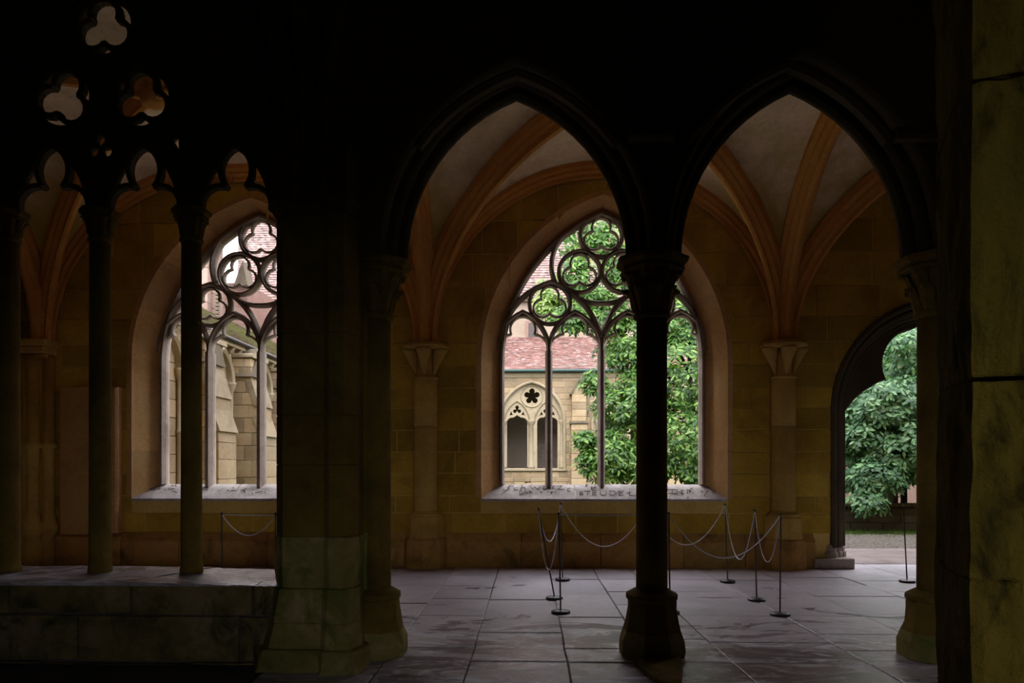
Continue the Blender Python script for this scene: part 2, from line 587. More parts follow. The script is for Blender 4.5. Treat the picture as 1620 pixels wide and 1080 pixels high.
def floor_mat():
    m, nt, b, out = new_mat('worn_grey_flagstone')
    geo = nt.nodes.new('ShaderNodeNewGeometry')
    pos = geo.outputs['Position']
    oi = nt.nodes.new('ShaderNodeObjectInfo')
    f1 = noise(nt, 0.9, 6, 0.65, pos, 0.6)
    col = ramp(nt, f1, [(0.3, (0.30, 0.265, 0.29)), (0.5, (0.43, 0.385, 0.415)), (0.7, (0.53, 0.485, 0.52))])
    f2 = noise(nt, 14, 5, 0.7, pos)
    col = mix(nt, 0.5, col, ramp(nt, f2, [(0.3, (0.75, 0.75, 0.75)), (0.7, (1.15, 1.15, 1.15))]), 'MULTIPLY')
    col = mix(nt, 1.0, col, ramp(nt, oi.outputs['Random'], [(0, (0.82, 0.82, 0.84)), (1, (1.15, 1.12, 1.12))]), 'MULTIPLY')
    # damp patches: darker and smooth
    mp = nt.nodes.new('ShaderNodeMapping')
    mp.inputs['Scale'].default_value = (0.7, 1.6, 1)
    mp.inputs['Location'].default_value = (0.35, 0.2, 0)
    nt.links.new(pos, mp.inputs['Vector'])
    f3 = noise(nt, 1.1, 5, 0.6, mp.outputs['Vector'], 1.2)
    sx = nt.nodes.new('ShaderNodeSeparateXYZ'); nt.links.new(pos, sx.inputs[0])
    g = nt.nodes.new('ShaderNodeMapRange')         # the damp lies in the bay of the arcade where the rain blows in
    g.inputs['From Min'].default_value = 7.6; g.inputs['From Max'].default_value = 5.6
    g.inputs['To Min'].default_value = -0.12; g.inputs['To Max'].default_value = 0.06
    nt.links.new(sx.outputs['Y'], g.inputs['Value'])
    ad = nt.nodes.new('ShaderNodeMath'); ad.operation = 'ADD'
    nt.links.new(f3, ad.inputs[0]); nt.links.new(g.outputs[0], ad.inputs[1])
    wet = nt.nodes.new('ShaderNodeMapRange')
    wet.inputs['From Min'].default_value = 0.50; wet.inputs['From Max'].default_value = 0.57
    nt.links.new(ad.outputs[0], wet.inputs['Value'])
    col = mix(nt, wet.outputs[0], col, mix(nt, 1.0, col, (0.78, 0.78, 0.84), 'MULTIPLY'))
    f6 = noise(nt, 2.1, 7, 0.7, mp.outputs['Vector'], 1.6)      # pale bluish streaks: window sheen painted into the floor colour
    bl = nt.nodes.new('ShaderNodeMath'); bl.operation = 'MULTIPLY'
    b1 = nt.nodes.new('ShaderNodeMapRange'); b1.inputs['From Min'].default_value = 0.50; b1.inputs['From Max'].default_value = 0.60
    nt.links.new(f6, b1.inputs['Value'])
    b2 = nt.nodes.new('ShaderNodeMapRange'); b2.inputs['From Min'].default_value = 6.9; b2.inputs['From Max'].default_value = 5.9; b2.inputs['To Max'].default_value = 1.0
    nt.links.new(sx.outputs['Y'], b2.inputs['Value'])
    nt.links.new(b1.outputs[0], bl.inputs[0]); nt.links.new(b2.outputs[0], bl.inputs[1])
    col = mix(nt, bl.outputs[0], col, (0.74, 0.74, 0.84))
    nt.links.new(col, b.inputs['Base Color'])
    r = nt.nodes.new('ShaderNodeMapRange')
    r.inputs['To Min'].default_value = 0.42; r.inputs['To Max'].default_value = 0.13
    nt.links.new(wet.outputs[0], r.inputs['Value'])
    nt.links.new(r.outputs[0], b.inputs['Roughness'])
    b.inputs['Specular IOR Level'].default_value = 0.5
    bp = nt.nodes.new('ShaderNodeBump')
    bp.inputs['Strength'].default_value = 0.35
    bp.inputs['Distance'].default_value = 0.012
    f4 = noise(nt, 22, 6, 0.7, pos)
    f5 = noise(nt, 3, 4, 0.6, pos)
    a2 = nt.nodes.new('ShaderNodeMath'); a2.operation = 'ADD'
    nt.links.new(f4, a2.inputs[0]); nt.links.new(f5, a2.inputs[1])
    nt.links.new(a2.outputs[0], bp.inputs['Height'])
    nt.links.new(bp.outputs[0], b.inputs['Normal'])
    return m


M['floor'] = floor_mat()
M['joint'] = stone_mat('floor_joint_dirt', (0.07, 0.06, 0.055), (0.11, 0.095, 0.085), None, 3, vary=0)
M['path'] = stone_mat('pinkish_paving', (0.139, 0.109, 0.102), (0.182, 0.149, 0.143), None, 1.5, vary=0.1, fine=30)
M['cobble'] = stone_mat('cobble_stone', (0.083, 0.069, 0.061), (0.120, 0.105, 0.092), None, 6, vary=0)
M['soil'] = stone_mat('garden_soil_and_lawn', (0.040, 0.058, 0.014), (0.058, 0.078, 0.023), (0.075, 0.069, 0.040), 2.0, vary=0)
M['gravel'] = stone_mat('bounce_gravel', (0.50, 0.46, 0.40), (0.66, 0.62, 0.55), None, 9, vary=0, fine=50)  # kept extra bright to bounce daylight through the windows

# ================================================================ constants of the place
YW = 10.45          # inner face of the garden-side wall
YT = 10.86          # plane of the window tracery
YO = 11.35          # outer face of that wall
YC = 5.58           # middle of the near arcade
XR = [PX(62, 10.3), PX(672, 10.3), PX(1243, 10.3)]
XR = [XR[0]] + XR[1:] + [XR[2] + 5.45]
SPR = 3.36          # vault springing
XL_END, XR_END = XR[0] - 0.55, XR[3] + 5.4

# windows: centre, half width and heights of the tracery opening, at plane YT
SC = F / (YT + 0.0)
def wz(v): return EYE + (HOR - v) / SC
def win_def(uc_t):
    xt = PX(uc_t, YT)
    return dict(x=xt, a=157 / SC, zs=wz(575), h=(575 - 341) / SC, zb=wz(768))
W_MAIN = win_def(951)
W_LEFT = win_def(414)
SILL_IN = PZ(950, 788, YW)
SILL_BK = PZ(950, 766, YT)
# splayed opening on the inner face
SA, SH = 1.84, 2.47
SZS = W_MAIN['zs']
def opening_of(wd): return (wd['x'], SA, SZS, SH, SILL_IN)
DX = PX(1480, YW); DA, DZS, DH = 1.49, 2.34, 1.62   # door: outer order
DI = 1.29                                            # clear half width

# ================================================================ walls built of stones
def extrude_poly(mb, pts, y_back, y_front, ch=0.006):
    cx = sum(p[0] for p in pts) / len(pts); cz = sum(p[1] for p in pts) / len(pts)
    w_ = max(p[0] for p in pts) - min(p[0] for p in pts); h_ = max(p[1] for p in pts) - min(p[1] for p in pts)
    kx = 1 - 2 * ch / max(w_, 0.03); kz = 1 - 2 * ch / max(h_, 0.03)
    s = 1 if y_front < y_back else -1
    mb.loft([[(x, y_back, z) for x, z in pts],
             [(x, y_front + s * ch, z) for x, z in pts],
             [(cx + (x - cx) * kx, y_front, cz + (z - cz) * kz) for x, z in pts]])


def stone_pieces(xa, xb, za, zb, ops):
    """rectangle minus arched openings -> list of polygons"""
    segs = [(xa, xb, None, None)]
    polys = []
    N = 4
    zz = [za + (zb - za) * i / N for i in range(N + 1)]
    hit = None
    for (cx, fn, zbot) in ops:
        if zb <= zbot: continue
        hw = [fn(z) for z in zz]
        m = max(hw)
        if m > 0 and cx - m < xb and cx + m > xa:
            hit = (cx, fn, hw)
    if hit is None:
        return [[(xa, za), (xb, za), (xb, zb), (xa, zb)]]
    cx, fn, hw = hit
    zc = zz
    # left piece
    L = [min(xb, cx - h) if h > 0 else min(xb, cx) for h in hw]
    if max(L) > xa + 0.04:
        pts = [(xa, za)] + [(max(x, xa + 0.004), z) for x, z in zip(L, zc)] + [(xa, zb)]
        polys.append(pts)
    R = [max(xa, cx + h) if h > 0 else max(xa, cx) for h in hw]
    if min(R) < xb - 0.04:
        pts = [(xb, zb)] + [(min(x, xb - 0.004), z) for x, z in reversed(list(zip(R, zc)))] + [(xb, za)]
        polys.append(pts)
    return polys


def stone_wall(parent, mat, x0, x1, rows, yb, yf, ops, lo, hi, seed, name='stone', gap=0.006, skip=None, jit=0.004, xf=None):
    r = random.Random(seed)
    n = 0
    for k in range(len(rows) - 1):
        za, zb = rows[k] + gap, rows[k + 1] - gap
        x = x0 - r.uniform(0, lo)
        while x < x1:
            ln = r.uniform(lo, hi)
            xa, xb = max(x, x0) + gap, min(x + ln, x1) - gap
            x += ln
            if xb - xa < 0.05: continue
            if skip and skip(xa, xb, za, zb): continue
            for pts in stone_pieces(xa, xb, za, zb, ops):
                mb = MB()
                extrude_poly(mb, pts, yb, yf - r.uniform(0, jit))
                if xf: mb.v = [xf(p) for p in mb.v]
                mb.build(name, mat, parent)
                n += 1
    return n


def shift(w_): return (w_[0], half_width(w_[1], w_[2], w_[3], 0.012), w_[4])

wall_far = empty('wall_far', (0, YW, 0), 'ochre sandstone cloister wall with two traceried windows and a doorway', None, kind='structure')
ops_in = [opening_of(W_LEFT), opening_of(W_MAIN)]
door_hole = arch_open(DX, DA, DZS, DH, -0.05)
x_next = XR[3] + 2.7
W_NEXT = dict(W_MAIN); W_NEXT['x'] = x_next
ops_all = ops_in + [opening_of(W_NEXT)]
def win_hole(op, off=0.0):
    return arch_open(op[0], op[1], op[2], op[3], op[4], 14, off)
plate('wall_core', [(XL_END - .3, -0.1), (XR_END + .3, -0.1), (XR_END + .3, 6.6), (XL_END - .3, 6.6)],
      [win_hole(o) for o in ops_all] + [[(x, z) for x, z in arch_open(DX, DA, DZS, DH, -.09)]],
      YW + 0.012, YT + 0.12, M['mortar'], wall_far)
plate('outer_wall_core', [(XL_END - .3, -0.1), (XR_END + .3, -0.1), (XR_END + .3, 6.6), (XL_END - .3, 6.6)],
      [arch_open(o[0], W_MAIN['a'] + .02, W_MAIN['zs'], W_MAIN['h'] + .03, SILL_BK - .35, 14, .36) for o in ops_all] + [arch_open(DX, DI, DZS, DH - 0.15, -.09, 14, .25)],
      YT + 0.12, YO, M['wall'], wall_far)
rows = [0.50, 0.80, 1.06, 1.40, 1.72, 2.05, 2.38, 2.68, 3.02, 3.36, 3.75, 4.2, 4.7, 5.2, 5.75]
ops_st = [shift(o) for o in ops_all] + [(DX, half_width(DA, DZS, DH, 0.012), -1)]
TOMBX0, TOMBX1 = PX(94, YW), PX(176, YW)
stone_wall(wall_far, M['wall'], XL_END, XR[3] + .2, rows, YW + 0.05, YW, ops_st, 0.5, 1.0, 11, gap=.009)
# projecting base course, its stones and chamfered top
r_ = random.Random(5)
x = XL_END
while x < XR[3] + 3:
    ln = r_.uniform(0.9, 1.5)
    xa, xb = x + .005, x + ln - .005
    x += ln
    for (sa, sb) in ([(xa, xb)] if (xb < DX - 1.8 or xa > DX + 1.8) else [(xa, min(xb, DX - 1.8)), (max(xa, DX + 1.8), xb)]):
        if sb - sa < .08: continue
        yf = YW - 0.09 - r_.uniform(0, .006)
        mb = MB()
        prof = [(YW + .05, 0.0), (yf, 0.0), (yf, 0.38), (YW - .03, 0.47), (YW - 0.01, 0.50), (YW + .05, .50)]
        mb.loft([[(sa, y, z) for y, z in prof], [(sb, y, z) for y, z in prof]])
        mb.build('base_stone', M['wall_base'], wall_far)


# ================================================================ far windows
def bar(path, w, d, y, parent, name='tracery_bar', closed=False, mat=None):
    """moulded bar: narrow nose inside and outside, wide in the middle"""
    prof = [(-w * .18, y - d / 2), (w * .18, y - d / 2), (w * .5, y - d * .12), (w * .5, y + d * .12), (w * .18, y + d / 2), (-w * .18, y + d / 2), (-w * .5, y + d * .12), (-w * .5, y - d * .12)]
    mb = MB()
    mb.sweep_xz(path, prof, closed=closed)
    return mb.build(name, mat or M['tracery'], parent)


def light_head(cx, a, zs, h, y, parent, w, d):
    """cusped head of one light: two lower lobes, pointed top lobe"""
    paths = []
    for s in (-1, 1):
        cusp = (cx + s * a * .44, zs + h * .50)
        lo = arc3((cx + s * a * .99, zs - h * .02), (cx + s * a * .80, zs + h * .36), cusp, 7)
        up = arc3(cusp, (cx + s * a * .47, zs + h * .76), (cx, zs + h * 1.06), 7)
        paths.append(lo); paths.append(up)
    mb = MB()
    prof = [(-w * .5, y - d * .3), (0, y - d * .5), (w * .5, y - d * .3), (w * .5, y + d * .3), (0, y + d * .5), (-w * .5, y + d * .3)]
    for p in paths: mb.sweep_xz(p, prof)
    return mb.build('cusping', M['tracery'], parent)


def foil_bars(cx, cz, R, y, parent, w, d, k=3, up=PI / 2, mat=None):
    mb = MB()
    prof = [(-w * .5, y - d * .3), (0, y - d * .5), (w * .5, y - d * .3), (w * .5, y + d * .3), (0, y + d * .5), (-w * .5, y + d * .3)]
    for p in foil(cx, cz, R, k, up): mb.sweep_xz(p, prof)
    return mb.build('trefoil', mat or M['tracery'], parent)


def far_window(name, wd, label, texts, cuts):
    X0 = wd['x']
    root = empty(name, (X0, YT, SILL_BK), label, None, kind='structure')
    # splay: jamb stones and voussoirs, lofted from the inner edge to the tracery frame
    def ring(off_in, t, n):  # param path of outer opening
        pass
    n = 16
    A = arch(X0, SA, SZS, SH, n)
    B = arch(X0, wd['a'] + .03, wd['zs'], wd['h'] + .03, n)
    zj = [SILL_IN - .0, 1.75, 2.35, SZS]
    pa = [(A[0][0], z) for z in zj[:-1]] + A + [(A[-1][0], z) for z in reversed(zj[:-1])]
    pb = [(B[0][0], max(z, SILL_BK - .02)) for z in zj[:-1]] + B + [(B[-1][0], max(z, SILL_BK - .02)) for z in reversed(zj[:-1])]
    m = len(pa)
    idx = [0, 1, 2, 3]
    k = 3
    while k < m - 4:
        k = min(k + 4, m - 4)
        idx.append(k)
    idx += [m - 3, m - 2, m - 1]
    for q in range(len(idx) - 1):
        i0, i1 = idx[q], idx[q + 1]
        if i1 <= i0: continue
        mb = MB()
        rings = []
        cxm = X0
        for i in range(i0, i1 + 1):
            (xa, za), (xb, zb) = pa[i], pb[i]
            # outward direction for thickness
            dx, dz = xa - X0, max(za - SZS, 0)
            L = math.hypot(dx, dz); ox, oz = dx / L, dz / L
            e = 0.0
            if i == i0: e = 0.0025
            if i == i1: e = -0.0025
            # a soft roll on the inner edge, then the splay
            rings.append([(xa + ox * .075, YW - .004, za + oz * .075), (xa + ox * .0, YW - .008, za + oz * .0), (xa - ox * .02, YW + .03, za - oz * .02),
                          (xb + ox * .05, YT - .10, zb + oz * .05), (xb + ox * .012, YT - .07, zb + oz * .012), (xb, YT - .03, zb), (xb, YT + .05, zb), (xb + ox * .3, YT + .05, zb + oz * .3), (xa + ox * .15, YW + .08, za + oz * .15)])
        mb.loft(rings)
        mb.build('jamb_stone' if (q < 3 or q > len(idx) - 5) else 'voussoir', M['splay'], root)
    # inner frame of the tracery
    fr = [(X0 - wd['a'], SILL_BK)] + arch(X0, wd['a'], wd['zs'], wd['h'], 18) + [(X0 + wd['a'], SILL_BK)]
    bar(fr, .085, .24, YT, root, 'frame_moulding')
    s = 1 / SC
    def T(u, v): return (X0 + (u - 951) * s, wz(v))
    # mullions
    for u in (868.5, 951, 1033.5):
        xm, zt = T(u, 556)
        prof = [(-.024, YT - .14), (.024, YT - .14), (.055, YT - .03), (.055, YT + .03), (.024, YT + .14), (-.024, YT + .14), (-.055, YT + .03), (-.055, YT - .03)]
        mb = MB()
        zb0 = SILL_BK - .16
        mb.loft([[(xm + p, yy, zb0 if yy < YT else SILL_BK - .05) for p, yy in prof], [(xm + p, yy, zt) for p, yy in prof]])
        mb.build('mullion', M['tracery'], root)
    w1, d1 = .075, .22
    a1 = 41.2 * s
    for c in (827.5, 909.7, 992.3, 1074.5):
        cx, zs1 = T(c, 556)
        bar(arch(cx, a1, zs1, 62 * s, 8), w1, d1, YT, root, 'light_arch')
        light_head(cx, a1, zs1 + .02, 50 * s, YT, root, .034, .12)
    for sgn in (-1, 1):
        def TM(u, v): return T(951 + (u - 951) * sgn, v) if sgn == 1 else T(951 - (u - 951) * -1, v)
        def S(u, v):                        # mirrored when sgn == -1
            uu = u if sgn == 1 else 1902 - u
            return T(uu, v)
        sub = arc3(S(793, 540), S(822, 476), S(873, 447), 9) + arc3(S(873, 447), S(922, 480), S(949, 530), 9)[1:]
        bar(sub, .085, .24, YT, root, 'sub_arch')
        c = S(870, 481)
        bar(circle(c[0], c[1], 32 * s, 30), .062, .2, YT, root, 'tracery_ring', True)
        foil_bars(c[0], c[1], 27.5 * s, YT, root, .03, .12)
        c = S(917, 431)
        bar(circle(c[0], c[1], 32.5 * s, 30), .066, .2, YT, root, 'tracery_ring', True)
        foil_bars(c[0], c[1], 28 * s, YT, root, .03, .12)
        bar(arc3(S(892, 374), S(874, 408), S(878, 447), 9), .075, .22, YT, root, 'tracery_bar')
        bar(arc3(S(896, 457), S(922, 476), S(951, 481), 8), .075, .22, YT, root, 'tracery_bar')
    c = T(951, 375)
    bar(circle(c[0], c[1], 33 * s, 30), .07, .2, YT, root, 'tracery_ring', True)
    foil_bars(c[0], c[1], 28.5 * s, YT, root, .03, .12)
    # sloping sill in worn stones
    slope = (SILL_BK - SILL_IN) / (YT - YW - .02)
    e = [-SA + .0] + cuts + [SA]
    rr = random.Random(int(X0 * 100) + 3)
    for q in range(len(e) - 1):
        xa, xb = X0 + e[q] + .004, X0 + e[q + 1] - .004
        nx = max(4, int((xb - xa) / .07)); ny = 7
        mb = MB()
        grid = []
        for j in range(ny + 1):
            yy = YW - .02 + (YO + .05 - YW) * j / ny
            row = []
            for i in range(nx + 1):
                xx = xa + (xb - xa) * i / nx
                if j < 4: zz = SILL_IN + (yy - YW) * slope
                else: zz = min(SILL_IN + (yy - YW) * slope, SILL_BK + .0) - max(0, yy - YT - .1) * .25
                if j > 4: zz += rr.uniform(-.010, .003)
                zz += rr.uniform(-.002, .002)
                row.append((xx, yy + (rr.uniform(-.006, .006) if j == 0 else 0), zz))
            grid.append(row)
        vv = [p for row in grid for p in row]
        ff = [(j * (nx + 1) + i, j * (nx + 1) + i + 1, (j + 1) * (nx + 1) + i + 1, (j + 1) * (nx + 1) + i) for j in range(ny) for i in range(nx)]
        mb.add(vv, ff, True)
        # front edge
        fv = []
        for i in range(nx + 1):
            x_, y_, z_ = grid[0][i]
            fv += [(x_, y_, z_), (x_, y_ + .004, z_ - .035), (x_, y_ + .12, z_ - .04)]
        mb.add(fv, [(3 * i + k, 3 * i + 3 + k, 3 * i + 4 + k, 3 * i + 1 + k) for i in range(nx) for k in (0, 1)])
        mb.build('sill_stone', M['sill'], root)
    def on_slope(u_, v_):
        t = (788 - v_) / (788 - 766)
        yy = YW + t * (YT - YW - .02)
        return (PX(u_, yy), yy, SILL_IN + (yy - YW) * slope + .013)
    for (ox, oy, k, strokes) in texts:
        mb = MB()
        for st in strokes:
            pts = [on_slope(ox + a / k, oy + b / k) for a, b in st]
            mb.tube(pts, [.004] + [.0062] * (len(pts) - 2) + [.004] if len(pts) > 2 else .0055, 5)
        mb.build('carved_letters', M['groove'], root, 'carved letters on the sill, laid on as dark strokes')
    return root


SCHWARZ = [[(345, 98), (300, 90), (283, 105), (290, 125), (262, 148), (232, 133)], [(382, 110), (348, 120), (350, 140), (388, 138)], [(430, 82), (410, 140)], [(415, 120), (450, 108), (465, 135)],
    [(500, 95), (540, 130), (555, 105), (585, 132), (615, 92)], [(690, 105), (650, 98), (635, 120), (660, 132), (700, 108), (715, 132)], [(738, 98), (745, 122)], [(742, 102), (762, 97)],
    [(785, 95), (835, 92), (795, 130), (858, 128)], [(925, 118), (895, 122), (893, 145), (925, 150)], [(450, 55), (515, 58)], [(455, 66), (480, 62)],
    [(405, 150), (405, 185), (435, 172), (430, 152), (395, 150)], [(450, 150), (445, 170), (478, 168)], [(450, 150), (475, 149)], [(485, 150), (485, 172)], [(487, 150), (520, 152), (500, 160), (535, 168)],
    [(615, 160), (635, 165)], [(690, 155), (700, 165)], [(730, 150), (725, 175)], [(715, 162), (745, 160)], [(765, 155), (775, 163)], [(215, 180), (225, 182)], [(235, 163), (245, 166)]]
STEUDEL = [[(1045, 150), (1015, 163), (1020, 186), (1050, 184), (1046, 168), (1018, 170)], [(1065, 150), (1125, 148)], [(1098, 150), (1095, 190)], [(1195, 143), (1150, 145), (1150, 190), (1195, 190)], [(1150, 167), (1185, 165)],
    [(1230, 145), (1230, 180), (1250, 192), (1285, 186), (1290, 145)], [(1330, 145), (1330, 190), (1370, 190), (1395, 170), (1370, 148), (1318, 146)], [(1470, 145), (1412, 148), (1430, 190), (1475, 188)], [(1425, 168), (1460, 165)],
    [(1525, 148), (1530, 192)], [(1500, 172), (1545, 160)], [(1530, 193), (1590, 195)], [(1080, 95), (1080, 80), (1095, 85), (1082, 93)], [(1130, 110), (1150, 110), (1135, 128), (1155, 128)], [(1160, 110), (1180, 108), (1165, 126)]]
RIGHT = [[(80, 300), (225, 300), (320, 305)], [(205, 320), (205, 390), (130, 390), (85, 400)], [(230, 370), (250, 395), (320, 390), (320, 310)], [(270, 360), (300, 360)], [(340, 358), (385, 358)],
    [(400, 315), (420, 340), (400, 380), (430, 410), (450, 385), (440, 355)], [(400, 318), (490, 325)], [(520, 300), (630, 310), (625, 340), (580, 355)], [(548, 300), (548, 395)], [(675, 378), (685, 392)], [(610, 270), (680, 272)],
    [(860, 350), (910, 348), (880, 365)], [(945, 440), (1015, 335), (1045, 345)], [(1120, 380), (1170, 340), (1220, 390)], [(535, 480), (585, 482)]]
LEFTW = [[(165, 155), (190, 160)], [(205, 170), (240, 145)], [(265, 165), (290, 140)], [(355, 150), (345, 170)], [(385, 150), (410, 155)], [(420, 145), (465, 150)], [(425, 170), (465, 185), (500, 190)], [(420, 105), (450, 110)], [(470, 100), (480, 115)]]
LEFTW2 = [[(1085, 170), (1110, 165)], [(1130, 175), (1160, 170), (1200, 178)], [(1250, 170), (1290, 160), (1320, 140)], [(1285, 165), (1300, 190)], [(1385, 200), (1400, 210)], [(1420, 200), (1450, 190), (1510, 185)], [(1540, 185), (1545, 200)], [(1155, 135), (1170, 140)], [(790, 160), (860, 165)], [(800, 130), (830, 125)]]
far_window('window_1', W_MAIN, 'four-light gothic window with the leafy tree behind, seen past the slender column',
           [(760, 755, 6.48, SCHWARZ), (760, 755, 6.48, STEUDEL), (1050, 755, 14.73, RIGHT)], [-.42, .98])
far_window('window_2', W_LEFT, 'four-light gothic window partly hidden by the broad pier, buttressed wing seen through it',
           [(215, 755, 7.535, LEFTW), (215, 755, 7.535, LEFTW2)], [-.32, 1.0])
# the next window further along the walk, out of the picture to the right
nx_root = far_window('window_3', W_NEXT, 'four-light gothic window beyond the doorway', [], [0.2])

# ================================================================ doorway
door = empty('door_1', (DX, YW, 0), 'pointed doorway with moulded jambs and cusped head, open to the garden', None, kind='structure')
def door_order(a, y0, y1, rr, name, mat):
    h = DH * (a / DA) ** .9
    path = [(DX - a, 0.30)] + arch(DX, a, DZS, h, 16) + [(DX + a, 0.30)]
    prof = [(rr * math.cos(t), (y0 + y1) / 2 + (y1 - y0) / 2 * math.sin(t)) for t in [2 * PI * i / 8 for i in range(8)]]
    MB().sweep_xz(path, prof).build(name, mat, door)
door_order(DA, YW - .05, YW + .10, .055, 'roll_moulding', M['near'])
door_order(DA - .09, YW + .03, YW + .16, .06, 'roll_moulding', M['near'])
door_order(DA - .16, YW + .11, YW + .26, .055, 'roll_moulding', M['near'])
door_order(DA - .235, YW + .19, YW + .31, .04, 'roll_moulding', M['near'])
# solid reveal with cusped head
def cusp_outline(a, off):
    h = DH - .15
    zs_ = DZS
    c1 = PX(1396, YW + .3) - DX     # cusp point (negative = left of centre)
    zc = PZ(1396, 600, YW + .3)
    L = [(DX - a, 0.0), (DX - a, zs_ - .1)]
    L += arc3((DX - a, zs_ - .1), (PX(1363, YW + .3), PZ(1363, 617, YW + .3)), (DX + c1, zc), 8)[1:]
    L += arc3((DX + c1, zc), (PX(1393, YW + .3), PZ(1393, 560, YW + .3)), (PX(1428, YW + .3), PZ(1428, 522, YW + .3)), 8)[1:]
    L += arc3((PX(1428, YW + .3), PZ(1428, 522, YW + .3)), (PX(1456, YW + .3), PZ(1456, 508, YW + .3)), (DX, PZ(1480, 492, YW + .3)), 5)[1:]
    R = [(2 * DX - x_, z_) for x_, z_ in reversed(L[:-1])]
    return L + R
co = cusp_outline(DI, 0)
outer = arch_open(DX, DA + .02, DZS, DH + .02, 0.0)
plate('cusped_head', [(DX - DA, -.02)] + arch(DX, DA, DZS, DH, 14) + [(DX + DA, -.02)] + [(x_, z_) for x_, z_ in reversed([(co[0][0], -.02)] + co[1:-1] + [(co[-1][0], -.02)])],
      [], YW + .22, YW + .62, M['near'], door, .02)
for s in (-1, 1):
    # moulded base blocks of the jambs
    mb = MB()
    xa = DX + s * (DI - .05); xb = DX + s * 1.83
    x0_, x1_ = min(xa, xb), max(xa, xb)
    mb.box(x0_, x1_, YW - .14, YW + .5, 0, .15, .015)
    mb.build('plinth', M['tracery'], door)
    for i, a in enumerate((DA + .03, DA - .07, DA - .16)):
        mb = MB()
        cx_, cy_ = DX + s * a, YW + .03 + i * .08
        mb.lathe(cx_, cy_, [(.10, .15), (.10, .22), (.075, .25), (.085, .28), (.06, .32), (.055, .34)], 8, PI / 8, smooth=False)
        mb.build('shaft_base', M['tracery'], door)

# ================================================================ end walls and near wall of the walk
YN = 5.85
def simple_wall(name, x0, x1, y0, y1, z0, z1, mat, label):
    o = MB().box(x0, x1, y0, y1, z0, z1).build(name, mat)
    tag(o, label, None, None, 'structure')
    return o
simple_wall('wall_left', XL_END - .6, XL_END, -4.2, YO, -.1, 7.2, M['wall'], 'ochre end wall of the cloister walk on the left')
simple_wall('wall_right', XR_END, XR_END + .6, -4.2, YO, -.1, 7.2, M['wall'], 'end wall of the cloister walk on the right')
# room of the camera
wall_back = plate('wall_back', [(XL_END - .6, -.1), (XR_END, -.1), (XR_END, 7.2), (XL_END - .6, 7.2)], [[(1.4, 0.7), (3.3, 0.7), (3.3, 2.7), (1.4, 2.7)]], -4.8, -4.2, M['dark_room'])  # opening added behind the camera to light pier, parapet and pillar
tag(wall_back, 'back wall of the dark room with an unseen window added to light pier and pillar', None, None, 'structure')
simple_wall('ceiling', XL_END - .6, XR_END + .6, -4.8, YO + .2, 7.2, 7.5, M['dark_room'], 'dark ceiling above the rooms')

